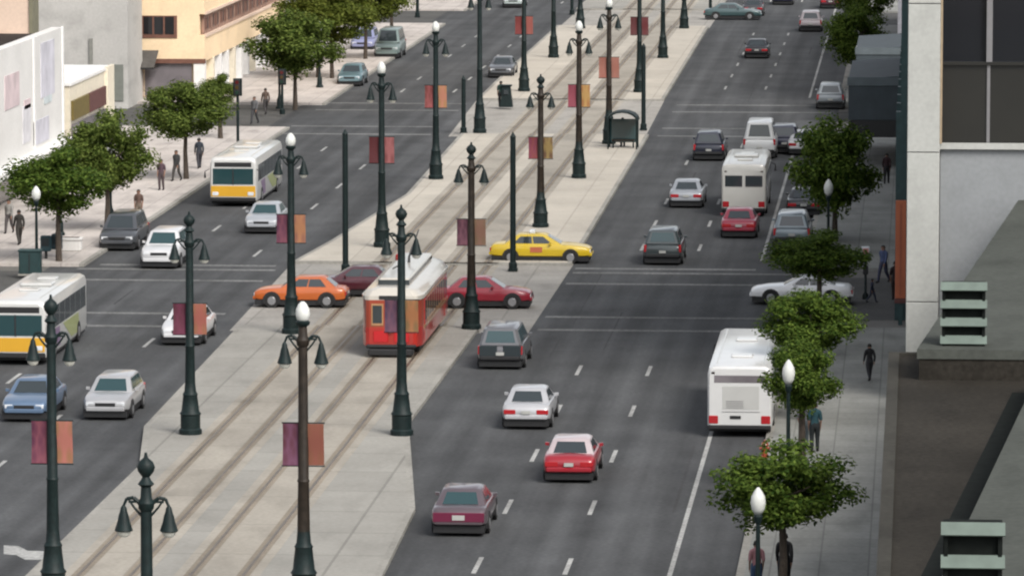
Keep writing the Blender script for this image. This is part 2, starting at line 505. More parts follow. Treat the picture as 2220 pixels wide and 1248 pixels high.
# --- white shop building on the left, near end out of the frame
b = empty('shop_building', (X_LB, 262, 0))
tag(b, 'white shop building with faint pastel posters on its front, at the left edge', 'building')
MB().box(-22, -0.6, -36, 33.6, 0, 7.9).build('wall', A['white_wall'], b)
MB().box(-21.7, -0.8, -36, 33.4, 7.9, 7.99).build('roof', A['roof_dark'], b)
MB().box(-0.6, 0.0, -36, 32.0, 2.3, 8.45).build('front_panel', A['white_wall'], b)
MB().box(-0.9, 0.9, -36, 31.6, 2.02, 2.34).build('canopy', A['white_trim'], b)
MB().box(-0.6, -0.35, -36, 33.0, 0.3, 2.0).build('shop_window', A['shop'], b)
post_cols = [(0.54, 0.51, 0.53), (0.52, 0.51, 0.56), (0.48, 0.53, 0.54), (0.56, 0.46, 0.47), (0.55, 0.54, 0.56)]
for i, (y0, y1, z0, z1, ci) in enumerate([(24.5, 29, 5.0, 8.0, 1), (25.5, 28, 4.6, 5.0, 2), (13, 17.5, 5.2, 7.0, 3), (18.5, 21.0, 3.0, 5.0, 4), (19, 21, 4.8, 5.3, 3), (22, 27, 2.6, 3.9, 1), (6, 11, 3.0, 7.5, 0), (-8, 2, 3.2, 7.2, 4)]):
    MB().box(0.0, 0.04, y0, y1, z0, z1).build('poster', mat('faded_poster', post_cols[ci], 0.7, var=0.22, scale=0.7), b)
for y in (-20, -5, 10, 22.0, 31.7):
    MB().box(-0.02, 0.08, y, y + 0.3, 2.4, 8.5).build('trim_strip', A['white_trim'], b)

# --- peach building behind it
b = empty('peach_building', (-50.2, 306, 0))
tag(b, 'blank peach rendered building rising behind the white shop building', 'building')
MB().box(-30, 0, -10, -8.2, 0, 26).build('wall', A['peach_wall'], b)
MB().box(0.0, 0.22, -10.1, -8.1, 0, 26).build('corner_trim', mat('olive_trim', (0.16, 0.15, 0.10), 0.7), b)
MB().box(-30, 0.3, -10.2, -8.0, 26, 26.5).build('roof', A['roof_dark'], b)

# --- one storey cream shop
b = empty('cream_shop', (X_LB, 306, 0))
tag(b, 'low cream shop with a maroon and olive sign band, beyond the white shop building', 'building')
MB().box(-14, -0.2, -8.5, 7.0, 0, 4.9).build('wall', A['cream_trim'], b)
MB().box(-14.1, -0.1, -8.6, 7.1, 4.9, 5.05).build('roof', A['white_trim'], b)
MB().box(-0.2, 0.0, 4.5, 7.0, 0, 5.1).build('pilaster', A['cream_trim'], b)
MB().box(-3.0, -1.9, 7.0, 7.02, 0.1, 2.6).build('back_door', A['brown_frame'], b)
MB().box(-0.2, -0.05, -8, -2.2, 2.9, 4.0).build('sign', A['olive_sign'], b)
MB().box(-0.2, -0.05, -2.0, 4.2, 2.9, 4.0).build('sign', A['maroon_sign'], b)
MB().box(-0.2, -0.06, -8, 4.2, 0.4, 2.7).build('shop_window', A['shop_lilac'], b)
# front end of the shop seen over the white building's corner
b = None

# --- grey blank building
b = empty('grey_building', (-52.0, 347, 0))
tag(b, 'tall blank grey rendered building with a faint vertical joint, behind the cream shop', 'building')
MB().box(-30, 0, -2, 4.5, 0, 28).build('wall', A['grey_wall'], b)
MB().box(-30.1, 0.1, -2.1, 4.6, 28, 28.4).build('roof', A['roof_dark'], b)
for x in (-2.55,):
    MB().box(x, x + 0.24, -2.12, -2.0, 0, 4.6).build('drainpipe', mat('grey_pipe', (0.2, 0.2, 0.18), 0.6), b)
for z in (0.5,):
    MB().box(-3.6, -0.3, -2.06, -2.0, z, z + (2.4 if z < 1 else 0.14)).build('shutter' if z < 1 else 'ledge', mat('shutter_grey', (0.16, 0.17, 0.15), 0.6), b)

# --- beige building
b = empty('beige_building', (X_LB, 353, 0))
tag(b, 'beige building with a dark strip window in its end wall and red-brown street windows', 'building')
MB().box(-30, -0.35, 0.35, 45, 2.6, 24).build('wall', A['beige_wall'], b)
MB().box(-30.1, 0.2, -0.2, 45.2, 24, 24.5).build('roof', A['roof_dark'], b)
MB().box(-30, -0.35, 0.001, 0.35, 2.75, 24).build('end_wall', A['beige_wall'], b)
MB().box(-0.35, 0.0, 0.001, 45, 5.75, 24).build('street_wall', A['beige_wall'], b)
MB().box(-0.35, 0.0, 0.001, 45, 2.6, 4.35).build('lower_street_wall', A['beige_wall'], b)
f = MB().box(-5.7, -1.85, -0.06, 0.0, 4.15, 5.65).build('window', A['brown_frame'], b)
for k in range(5):
    x = -5.58 + k * 0.73
    MB().box(x, x + 0.60, -0.075, -0.06, 4.4, 5.58).build('pane', A['win'], f)
for k in range(11):
    y = 0.6 + k * 4.0
    f = MB().box(-0.3, -0.12, y, y + 3.7, 4.38, 5.72).build('window', A['brown_panel'], b)
    for q in range(3):
        MB().box(-0.12, -0.09, y + 0.35 + q * 1.1, y + 1.05 + q * 1.1, 4.65, 5.45).build('pane', mat('dusky_glass', (0.10, 0.055, 0.048), 0.3, var=0.15) if (k + q) % 2 else A['brown_frame'], f)
MB().box(-0.1, 0.12, 0.2, 45, 5.72, 5.9).build('cornice', A['peach_wall'], b)
MB().box(-0.1, 0.10, 0.2, 45, 4.2, 4.38).build('sill_course', A['peach_wall'], b)
MB().box(-30, -4.1, 0.002, 0.35, 0, 2.75).build('base_wall', A['beige_wall'], b)
MB().box(-4.1, -0.9, 0.2, 0.34, 0.25, 2.45).build('corner_shopfront', A['shop_lilac'], b)
MB().box(-4.1, 0.05, -0.05, 0.2, 2.45, 2.75).build('header', A['brown_frame'], b)
MB().box(-0.75, 0.0, 0.0, 0.75, 0, 2.6).build('pilaster', A['white_trim'], b)
MB().box(-6.6, -4.1, -0.05, 0.0, 0, 1.9).build('door', A['peach_wall'], b)
for k in range(12):
    y = 4.0 + k * 3.7
    MB().box(-0.5, 0.05, y, y + 0.8, 0, 2.6).build('pilaster', A['white_trim'] if k % 3 else A['cream_trim'], b)
    MB().box(-0.5, -0.35, y + 0.8, y + 3.7, 0.2, 2.5).build('shopfront', A['shop'] if k % 2 else A['shop_lilac'], b)
MB().box(-30, -0.5, 0.36, 45, 0, 2.59).build('ground_storey', A['beige_wall'], b)

# sloped awning by the alley
b = empty('awning', (-52.6, 352.2, 0))
tag(b, 'dark sloping awning on the end wall of the beige building', 'awning')
MB().prism([(-3.0, -1.6), (1.5, -1.6), (1.5, 0.7), (-3.0, 0.7)], 2.2, 2.3).build('awning_frame', A['black'], b)
MB().slab([(-3.0, -1.6, 2.3), (1.5, -1.6, 2.3), (1.5, 0.7, 3.3), (-3.0, 0.7, 3.3)], (0, -1, 1), 0.03, 0.03).build('canvas', mat('dark_canvas', (0.07, 0.065, 0.06), 0.8, var=0.2), b)

# --- pale building beyond
b = empty('pale_building', (X_LB, 398.5, 0))
tag(b, 'pale grey building with shopfronts, far up the street past the beige building', 'building')
MB().box(-28, 0, 0, 60, 3.0, 16).build('wall', mat('pale_grey_render', (0.5, 0.5, 0.5), 0.8, var=0.08), b)
MB().box(-28.1, 0.15, -0.1, 60.1, 16, 16.5).build('roof', A['roof_dark'], b)
MB().box(-28, -0.4, 0.2, 60, 0, 3.0).build('shopfront', A['shop'], b)
for k in range(13):
    MB().box(-0.4, 0.02, k * 4.9, k * 4.9 + 0.9, 0, 3.0).build('pilaster', A['white_trim'], b)
    MB().box(0.0, 0.03, k * 4.9 + 1.4, k * 4.9 + 3.6, 4.2, 6.6).build('window', A['win'], b)
for j, (yy, c, h) in enumerate(((480, (0.42, 0.33, 0.26), 14), (545, (0.36, 0.36, 0.37), 20), (610, (0.5, 0.44, 0.36), 12))):
    b = empty('far_building', (X_LB, yy, 0))
    tag(b, ['brown', 'grey', 'cream'][j] + ' building farther up the left side of the street, above the frame', 'building')
    MB().box(-28, 0, 0, 55, 3.0, h).build('wall', mat('far_render', c, 0.8, var=0.1), b)
    MB().box(-28, -0.4, 0.2, 55, 0, 3.0).build('shopfront', A['shop'], b)
    MB().box(-28.1, 0.15, -0.1, 55.1, h, h + 0.4).build('roof', A['roof_dark'], b)

# --- right: concrete office block with the pale corner column
b = empty('office_building', (-0.52, 200, 0))
tag(b, 'pale concrete office building with corner column and dark upper windows, right edge', 'building')
MB().box(1.25, 22, 0.5, 27, 0, 9.72).build('wall', A['panel_conc'], b)
for z0, z1 in ((0, 3.93), (3.96, 9.6), (9.63, 15.2), (15.23, 30)):
    MB().bbox(0, 1.22, 0, 1.3, z0, z1, 0.02).build('column', A['pale_conc'], b)
MB().box(0.1, 1.25, 1.3, 27, 0, 30).build('street_wall', A['pale_conc'], b)
MB().box(1.22, 22, 0.3, 0.5, 9.72, 9.95).build('ledge', A['pale_conc'], b)
MB().box(1.25, 22, 0.75, 1.0, 9.72, 13.0).build('spandrel', A['win_warm'], b)
MB().box(1.25, 22, 0.8, 1.0, 13.0, 30).build('window', A['win'], b)
for k in range(6):
    MB().box(2.95 + k * 3.1, 3.17 + k * 3.1, 0.55, 0.8, 13.0, 30).build('mullion', A['mullion'], b)
    MB().box(2.98 + k * 3.1, 3.10 + k * 3.1, 0.68, 0.75, 9.95, 12.9).build('spandrel_joint', A['mullion'], b)
MB().box(1.25, 22, 0.6, 0.75, 12.88, 13.0).build('sill', A['win_warm'], b)
MB().box(1.22, 1.3, 0.0, 0.5, 9.95, 30).build('column_edge', mat('tan_edge', (0.30, 0.23, 0.15), 0.7), b)

# --- right: low podium with gravel roof, near
b = empty('podium_building', (X_RB, 100, 0))
tag(b, 'low building with dark brown gravel roof beside the right sidewalk, bottom right', 'building')
MB().box(0, 24, -60, 58.8, 0, 6.9).build('wall', A['pale_conc'], b)
MB().box(0.3, 23.7, -60, 58.5, 6.9, 7.0).build('roof', A['roof_brown'], b)
MB().box(-0.02, 0.3, -60, 58.82, 6.9, 7.06).build('parapet', A['parapet'], b)
MB().box(0.3, 24.02, 58.5, 58.82, 6.9, 7.06).build('parapet', A['parapet'], b)
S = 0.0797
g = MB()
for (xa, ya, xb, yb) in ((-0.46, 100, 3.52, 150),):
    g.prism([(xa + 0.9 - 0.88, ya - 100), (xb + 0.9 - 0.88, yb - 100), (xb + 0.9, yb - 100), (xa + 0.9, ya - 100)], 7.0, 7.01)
g.build('roof_shade_strip', A['vent_dark'], b)  # near-black strip painting in the contact shade along the slab edge
for pts, lab, z0 in (
    ([(-0.07, 152.6), (3.66, 199.4), (22, 199.4), (22, 152.6)], 'weathered concrete roof slab with an angled edge below the pale corner column', 0.0),
    ([(-0.46, 100.0), (3.52, 150.0), (22, 150.0), (22, 100.0)], 'grey-green concrete roof slab with an angled edge in the bottom right corner', 7.0)):
    t = empty('roof_slab', (pts[0][0], pts[0][1], z0))
    tag(t, lab, 'roof slab', 'angled concrete slabs')
    q = [(x - pts[0][0], y - pts[0][1]) for x, y in pts]
    MB().prism(q, 7.62 - z0, 7.9 - z0).build('slab', A['dark_conc'], t)
    MB().prism([(x + (0.06 if k < 2 else 0), y + (0.05 if k in (0, 3) else -0.05)) for k, (x, y) in enumerate(q)], 0.0, 7.62 - z0).build('base', A['roof_brown'], t)
def vent(x0, x1, y, z0, n, sp, th, lab):
    t = empty('roof_vent', ((x0 + x1) / 2, y, z0))
    tag(t, lab, 'vent', 'slatted roof vents')
    hw = (x1 - x0) / 2
    H = sp * (n - 1) + th
    MB().box(-hw + 0.05, hw - 0.05, 0.25, 0.9, 0, H - 0.05).build('housing', A['vent_dark'], t)
    for sx in (-1, 1):
        MB().box(sx * (hw - 0.1) - 0.04, sx * (hw - 0.1) + 0.04, 0.12, 0.25, 0, H - 0.06).build('frame', A['vent_dark'], t)
    for k in range(n):
        MB().slab([(-hw, 0, k * sp + 0.06), (hw, 0, k * sp + 0.06), (hw, 0.16, k * sp + th), (-hw, 0.16, k * sp + th)], (0, -1, 0.5), 0.02, 0.03).build('slat', A['patina'], t)
vent(0.60, 1.95, 153.4, 7.9, 4, 0.52, 0.29, 'pale green slatted roof vent standing before the pale corner column')
vent(0.46, 1.74, 105.0, 7.9, 4, 0.66, 0.30, 'pale green slatted roof vent on the nearer slab, cut by the bottom edge')

# --- right: shopfront row beyond the office block
b = empty('shop_row', (-1.08, 228, 0))
tag(b, 'row of teal and grey shopfronts along the right sidewalk beyond the pale column', 'building')
MB().box(0.2, 22, 0, 90, 0, 14).build('wall', A['teal_panel'], b)
for k in range(18):
    MB().box(0.0, 0.2, k * 5.0, k * 5.0 + 0.7, 0, 9).build('pilaster', A['teal_panel'], b)
    MB().box(0.05, 0.2, k * 5.0 + 0.7, k * 5.0 + 5.0, 0.2, 3.2).build('shopfront', A['shop'], b)
    MB().box(0.05, 0.2, k * 5.0 + 0.7, k * 5.0 + 5.0, 3.4, 8).build('panel', A['teal_panel'] if k % 3 else A['shop'], b)
MB().box(0, 22.1, -0.1, 90.1, 14, 14.4).build('roof', A['roof_dark'], b)
b = empty('far_shop_row', (-1.6, 350, 0))
tag(b, 'far grey building on the right behind the trees, beyond the slate awnings', 'building')
MB().box(0, 22, 0, 90, 3, 14).build('wall', mat('blue_grey_render', (0.2, 0.2, 0.22), 0.8, var=0.15), b)
MB().box(0.3, 22, 0.1, 90, 0, 3).build('shopfront', A['shop'], b)
MB().box(0, 22.1, -0.1, 90.1, 14, 14.4).build('roof', A['roof_dark'], b)
for k in range(9):
    MB().box(-0.1, 0.3, k * 10, k * 10 + 1.0, 0, 3).build('pilaster', A['white_trim'], b)

o = empty('blade_sign', (-0.62, 226.3, 0))
tag(o, 'tall plain orange panel standing against the pale corner column', 'sign')
MB().bbox(-0.44, 0.02, -0.12, 0.12, 1.15, 5.35, 0.02).build('panel', A['orange_panel'], o)
MB().box(-0.46, 0.04, -0.13, 0.13, 0.95, 1.15).build('foot', A['maroon_sign'], o)
MB().box(-0.26, -0.18, -0.14, -0.12, 1.3, 5.2).build('trim', mat('dark_orange', (0.33, 0.09, 0.045), 0.6), o)
MB().box(-0.30, -0.12, -0.06, 0.06, 0, 0.95).build('post', A['teal_panel'], o)
def awning(y, z, h, d, lab):
    t = empty('shop_awning', (-1.15, y, z))
    tag(t, lab, 'awning', 'slate awnings over the right sidewalk')
    MB().add([(-3.0, 0, 0), (0, 0, 0), (0, 0, h), (-3.0, 0, h * 0.92), (-3.0, d, 0), (0, d, 0), (0, d, h), (-3.0, d, h * 0.92)],
             [(0, 1, 2, 3), (7, 6, 5, 4), (3, 2, 6, 7), (0, 3, 7, 4), (1, 5, 6, 2), (4, 5, 1, 0)]).build('canvas', A['slate'], t)
    MB().box(-3.06, 0.02, -0.05, -0.005, h * 0.78, h * 0.97).build('valance', A['slate_hi'], t)
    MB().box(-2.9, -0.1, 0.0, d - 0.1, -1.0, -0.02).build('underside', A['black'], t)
    for x in (-2.85, -0.15):
        MB().tube((x, 0.3, -z), (x, 0.3, -1.0), 0.06).build('support_post', A['black'], t)
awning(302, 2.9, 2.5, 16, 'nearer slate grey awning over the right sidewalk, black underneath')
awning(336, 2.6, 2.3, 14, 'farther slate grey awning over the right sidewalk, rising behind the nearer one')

# ------------------------------------------------------------------ cars
KIND = {  # L, W, belt, roof, z0; cabin base rear/front, roof rear/front (fractions of L); deck heights rear, cowl, nose
    'sedan': dict(L=4.8, W=1.82, belt=.92, roof=1.38, b=(-.375, .215), r=(-.24, .06), deck=(.80, .93, .96, .92, .88, .72), win=2),
    'compact': dict(L=4.1, W=1.74, belt=.90, roof=1.36, b=(-.40, .22), r=(-.27, .05), deck=(.78, .90, .93, .90, .86, .70), win=2),
    'coupe': dict(L=4.5, W=1.78, belt=.86, roof=1.26, b=(-.36, .19), r=(-.19, .03), deck=(.74, .87, .90, .86, .82, .66), win=2),
    'suv': dict(L=4.7, W=1.88, belt=1.06, roof=1.66, b=(-.475, .22), r=(-.43, .10), deck=(.92, 1.04, 1.07, 1.04, 1.0, .86), win=3),
    'van': dict(L=4.9, W=1.9, belt=1.02, roof=1.66, b=(-.48, .30), r=(-.445, .13), deck=(.9, 1.0, 1.03, 1.0, .94, .76), win=3),
    'wagon': dict(L=4.6, W=1.8, belt=.93, roof=1.42, b=(-.47, .215), r=(-.40, .07), deck=(.82, .92, .94, .92, .88, .74), win=3),
    'bigvan': dict(L=5.6, W=2.0, belt=1.2, roof=2.15, b=(-.49, .33), r=(-.475, .20), deck=(1.1, 1.2, 1.22, 1.2, 1.12, .9), win=3),
}
def car(kind, label, col, loc, rz, group='cars on the street', cat='car', metal=0.0, glass='glass', sign=False, lights=True, roofcol=None, name=None, two=None, name2=None):
    K = KIND[kind]
    L, W = K['L'], K['W'] / 2
    t = empty(name or {'sedan': 'sedan_car', 'compact': 'compact_car', 'coupe': 'sports_car', 'suv': 'sport_utility_car', 'van': 'minivan', 'wagon': 'estate_car', 'bigvan': 'van'}[kind], loc, rz)
    tag(t, label, cat, group)
    pt = paint(col, metal)
    d = K['deck']
    st = [(-.5, .80, .40, d[0] - .06), (-.492, .90, .30, d[0]), (-.46, .96, .22, d[1] - .02), (-.40, .985, .20, d[1]), (-.24, 1, .19, d[2]), (0, 1, .19, K['belt']),
          (.19, 1, .19, d[3]), (.33, .985, .20, d[4]), (.44, .94, .22, (d[4] + d[5]) / 2), (.487, .84, .28, d[5]), (.5, .70, .38, d[5] - .10)]
    rings = []
    for fy, fw, z0, zt in st:
        z0 += .10
        w, h = W * fw, zt - z0
        half = [(.80 * w, z0), (.965 * w, z0 + .16 * h), (w, z0 + .5 * h), (.985 * w, z0 + .80 * h), (.93 * w, z0 + .95 * h), (.80 * w, zt)]
        ring = [(x, fy * L, z) for x, z in half] + [(0, fy * L, zt + .025)] + [(-x, fy * L, z) for x, z in reversed(half)] + [(0, fy * L, z0)]
        rings.append(ring)
    m = MB().loft(rings, 0)
    # sills and underside in dark trim, also painting in the shade below; wheel arches
    m.box(-W * .90, W * .90, -.485 * L, .485 * L, .13, .36, 1)
    wy = (-.295 * L, .30 * L)
    for y in wy:
        for s in (-1, 1):
            v = [(s * (W + .004), y + .40 * math.cos(a), max(.16, .33 + .40 * math.sin(a))) for a in [math.pi * i / 10 - .35 + i * .07 for i in range(11)]]
            v2 = [(s * (W - .2), p[1], p[2]) for p in v]
            m.loft([v2, v], 1)
    # cabin
    yb, yr = [k * L for k in K['b']], [k * L for k in K['r']]
    bz, rz_ = K['belt'] - .03, K['roof']
    wb, wt = W * .90, W * .70
    def ring(y0, y1, w, z, c=.10):
        return [(-w + c, y0, z), (w - c, y0, z), (w, y0 + c, z), (w, y1 - c, z), (w - c, y1, z), (-w + c, y1, z), (-w, y1 - c, z), (-w, y0 + c, z)]
    zt = rz_ - .055
    body = m
    cabring = [ring(yb[0], yb[1], wb, bz), ring(yr[0], yr[1], wt, zt), ring(yr[0] + .10, yr[1] - .12, wt - .11, rz_)]
    body.loft(cabring, 2 if two else 0)
    body.build('body', [pt, A['black'], two or pt], t, 40)
    gl = A[glass]
    def facequad(y0b, y0t, sgn):
        return [(-wb + .14, y0b, bz), (wb - .14, y0b, bz), (wt - .12, y0t, zt), (-wt + .12, y0t, zt)]
    def sub(q, u0, u1, v0, v1):
        def at(u, v): return lerp(lerp(q[0], q[1], u), lerp(q[3], q[2], u), v)
        return [at(u0, v0), at(u1, v0), at(u1, v1), at(u0, v1)]
    MB().slab(sub(facequad(yb[1], yr[1], 1), .03, .97, .10, .93), (0, 1, .6)).build('windshield', gl, t)
    MB().slab(sub(facequad(yb[0], yr[0], -1), .06, .94, .16, .90), (0, -1, .4)).build('rear_window', gl, t)
    for s in (-1, 1):
        q = [(s * wb, yb[0] + .14, bz), (s * wb, yb[1] - .14, bz), (s * wt, yr[1] - .10, zt), (s * wt, yr[0] + .10, zt)]
        n = K['win']
        u = {2: [(.12, .50), (.53, .90)], 3: [(.04, .31), (.345, .62), (.65, .92)]}[n]
        for a, c in u:
            MB().slab(sub(q, a, c, .16, .90), (s, 0, .3)).build('side_window', gl, t)
        if kind != 'bigvan':
            MB().slab([(s * W * .95, yb[1] - .55, bz + .02), (s * W * .95 + s * .14, yb[1] - .55, bz + .04), (s * W * .95 + s * .14, yb[1] - .55, bz + .14), (s * W * .95, yb[1] - .55, bz + .13)], (0, 1, 0), .04, .05).build('mirror', [pt], t)
    for y in wy:
        for s in (-1, 1):
            w = MB().tube((s * (W - .22), y, .32), (s * (W + .012), y, .32), .32, .315, 18).build('wheel', A['tyre'], t, 40)
            MB().tube((s * (W), y, .32), (s * (W + .026), y, .32), .20, .17, 12).build('rim', A['rim'], w, 40)
    hr = d[0]
    for s in (-1, 1):
        if kind in ('suv', 'van', 'bigvan', 'wagon'):
            MB().bbox(min(s * W * .80, s * W * .94), max(s * W * .80, s * W * .94), -.497 * L, -.45 * L, hr - .28, hr + .06, .015).build('tail_light', A['red_lens'], t)
        else:
            MB().bbox(min(s * W * .42, s * W * .90), max(s * W * .42, s * W * .90), -.503 * L, -.455 * L, hr - .22, hr - .05, .015).build('tail_light', A['red_lens'], t)
        MB().bbox(min(s * W * .46, s * W * .80), max(s * W * .46, s * W * .80), .44 * L, .498 * L, d[5] - .19, d[5] - .05, .015).build('headlight', A['clear_lens'], t)
    MB().bbox(-W * .86, W * .86, -.512 * L, -.47 * L, .40, .56, .03).build('rear_bumper', [pt if kind in ('sedan', 'coupe') else A['black']], t)
    MB().bbox(-W * .80, W * .80, .46 * L, .510 * L, .36, .52, .03).build('front_bumper', [pt], t)
    MB().box(-.16, .16, -.514 * L, -.505 * L, .60, .72).build('number_plate', A['plate'], t)
    MB().bbox(-W * .42, W * .42, .46 * L, .503 * L, d[5] - .20, d[5] - .07, .01).build('grille', A['black'], t)
    if sign:
        MB().bbox(-.28, .28, -.12 * L, -.06 * L, rz_ - .01, rz_ + .16, .03).build('roof_sign', A['clear_lens'], t)
        for s in (-1, 1):
            MB().box(min(s * (W - .05), s * (W + .006)), max(s * (W - .05), s * (W + .006)), -.10 * L, .02 * L, .55, .80).build('door_sign', A['orange_panel'], t)
    return t
PI = math.pi
AWAY, TOWARD, EAST, WEST = 0.0, PI, -PI / 2, PI / 2
def place(kind, px, py, h):
    p = G(px, py)
    K = KIND[kind]
    if h in (AWAY, TOWARD): p.y += K['L'] / 2
    else: p.y += K['W'] / 2
    return p
gR = 'cars driving away on the right road'
gP = 'cars parked along the right kerb'
gL = 'cars coming down the left road'
gX = 'cars crossing the median'
gF = 'small far cars near the top of the picture'
SILV, WHITE, BLACK, GREY = (0.50, 0.51, 0.53), (0.70, 0.70, 0.71), (0.014, 0.014, 0.017), (0.13, 0.135, 0.145)
for a in [
    ('sedan', 'dark mauve-grey sedan with maroon rear panel and blue-green glass, nearest the bottom edge', (0.15, 0.115, 0.13), 994, 1164, AWAY, gR, 0.35, 'glass_teal'),
    ('sedan', 'bright red sedan with a pale roof highlight, nearer of the red cars on the right road', (0.34, 0.014, 0.026), 1233, 1048, AWAY, gR, 0.0, 'glass'),
    ('sedan', 'silver white sedan seen from behind, left of the bright red sedan', (0.55, 0.55, 0.57), 1140, 932, AWAY, gR, 0.2, 'glass'),
    ('van', 'dark grey van with two dark rear windows, in the turn bay beside the streetcar', (0.15, 0.15, 0.16), 1084, 802, AWAY, gR, 0.2, 'glass_teal'),
    ('suv', 'dark green-grey sport utility car with a teal rear window, left of the small red car', (0.06, 0.075, 0.078), 1436, 576, AWAY, gR, 0.2, 'glass_teal'),
    ('sedan', 'crimson car close behind the white-roofed shuttle bus', (0.30, 0.025, 0.05), 1601, 518, AWAY, gR, 0.0, 'glass'),
    ('sedan', 'silver sedan with a dark tail, left of the white-roofed shuttle bus', (0.40, 0.42, 0.45), 1487, 452, AWAY, gR, 0.3, 'glass'),
    ('suv', 'navy blue-black car ahead of the silver sedan near the second crossing', (0.018, 0.021, 0.038), 1536, 350, AWAY, gR, 0.1, 'glass'),
    ('sedan', 'small black car alone in the middle of the far right road', BLACK, 1640, 128, AWAY, gF, 0.1, 'glass'),
    ('van', 'pale pinkish van with a dark tail, far up the right road', (0.50, 0.44, 0.46), 1757, 70, AWAY, gF, 0.0, 'glass'),
    ('suv', 'grey car with a black underside parked by the far right kerb near the slate awnings', (0.28, 0.31, 0.33), 1800, 238, AWAY, gP, 0.2, 'glass'),
    ('van', 'blue-grey van with red tail lights parked under the trees by the right kerb', (0.23, 0.28, 0.31), 1716, 538, AWAY, gP, 0.2, 'glass'),
    ('sedan', 'black car parked in the shade of the large tree by the right kerb', BLACK, 1742, 472, AWAY, gP, 0.1, 'glass'),
    ('sedan', 'white car with a dark rear window parked half behind the large right tree', WHITE, 1740, 338, AWAY, gP, 0.0, 'glass'),
    ('suv', 'navy car squeezed between the white van and the parked white car', (0.02, 0.022, 0.05), 1700, 335, AWAY, gR, 0.1, 'glass'),
    ('bigvan', 'white van ahead of the white-roofed shuttle bus', (0.68, 0.69, 0.69), 1646, 345, AWAY, gR, 0.0, 'glass'),
    ('sedan', 'white sedan facing the camera behind a banner, in the lane next to the median', WHITE, 392, 750, TOWARD, gL, 0.0, 'glass'),
    ('suv', 'white sport utility car facing the camera in the middle of the left road', WHITE, 344, 584, TOWARD, gL, 0.0, 'glass_teal'),
    ('van', 'dark slate grey van parked by the left kerb under the lamp', (0.085, 0.09, 0.10), 253, 545, TOWARD, gL, 0.2, 'glass'),
    ('sedan', 'silver sedan facing the camera in front of the farther bus', (0.50, 0.52, 0.55), 566, 508, TOWARD, gL, 0.3, 'glass_teal'),
    ('wagon', 'silver estate car with a blue-green windshield, beside the blue sedan', (0.52, 0.52, 0.53), 228, 912, TOWARD, gL, 0.25, 'glass_teal'),
    ('sedan', 'steel blue sedan cut by the left edge of the picture', (0.13, 0.20, 0.31), 52, 916, TOWARD, gL, 0.2, 'glass'),
    ('wagon', 'pale teal car facing the camera far up the left road', (0.16, 0.25, 0.28), 757, 188, TOWARD, gF, 0.2, 'glass'),
    ('van', 'lilac blue van parked by the kerb far up the left road', (0.30, 0.32, 0.52), 785, 112, TOWARD, gF, 0.1, 'glass'),
    ('bigvan', 'grey-green van with dark side windows far up the left road', (0.20, 0.26, 0.25), 838, 128, TOWARD, gF, 0.0, 'glass'),
    ('sedan', 'dark grey car by the median far up the left road', (0.10, 0.105, 0.115), 1085, 170, TOWARD, gF, 0.1, 'glass'),
    ('van', 'pale green-white van near the top edge on the left road', (0.42, 0.48, 0.47), 1112, 18, TOWARD, gF, 0.0, 'glass'),
    ('sedan', 'black car cut by the top edge on the left road', BLACK, 950, 4, TOWARD, gF, 0.1, 'glass'),
    ('sedan', 'charcoal car on the far right road near the top edge', (0.05, 0.05, 0.055), 1632, 36, AWAY, gF, 0.1, 'glass'),
    ('sedan', 'dark blue car cut by the top edge on the right road', (0.02, 0.025, 0.05), 1697, 12, AWAY, gF, 0.1, 'glass'),
    ('sedan', 'dark wine car beside the pinkish van, far up the right road', (0.07, 0.022, 0.035), 1800, 20, AWAY, gP, 0.1, 'glass'),
    ('compact', 'orange sedan crossing the median in front of the nearest globe lamp', (0.60, 0.135, 0.022), 649, 668, WEST, gX, 0.0, 'glass'),
    ('compact', 'dark maroon sedan on the median crossing, between the orange sedan and the streetcar', (0.085, 0.012, 0.022), 765, 645, WEST, gX, 0.1, 'glass'),
    ('compact', 'red sedan on the median crossing, just right of the streetcar', (0.32, 0.012, 0.03), 1050, 670, EAST, gX, 0.0, 'glass'),
    ('sedan', 'yellow taxi leaving the median crossing for the right road', (0.72, 0.50, 0.015), 1171, 572, EAST, gX, 0.0, 'glass'),
    ('coupe', 'white low car coming out of the cross street on the right, half behind a tree', (1.0, 1.0, 1.0), 1737, 662, WEST, None, 0.0, 'glass'),
    ('sedan', 'teal car turning at the far median crossing near the top edge', (0.06, 0.11, 0.115), 1588, 44, EAST, gF, 0.1, 'glass'),
]:
    kind, lab, c, px, py, h, grp, met, gl = a
    taxi = 'taxi' in lab
    t = car(kind, lab, c, place(kind, px, py, h), h, grp, 'taxi' if taxi else ('van' if 'van' in lab.split() else 'car'), met, gl, sign=taxi, name='taxi' if taxi else None,
            two=paint((0.55, 0.46, 0.47)) if 'pale roof' in lab else None)  # roof highlight painted in as a pale cabin colour
    if 'maroon rear' in lab:
        MB().bbox(-.82, .82, -.514 * 4.8, -.50 * 4.8, .50, .80, .01).build('rear_panel', paint((0.16, 0.015, 0.05)), t)
        MB().box(-.2, .2, -.519 * 4.8, -.514 * 4.8, .56, .72).build('number_plate', A['plate'], t)
    if 'two dark rear' in lab:
        for s in (-.48, .48):
            MB().bbox(s - .36, s + .36, -.505 * 4.9, -.48 * 4.9, .55, .98, .02).build('rear_door_window', A['glass'], t)

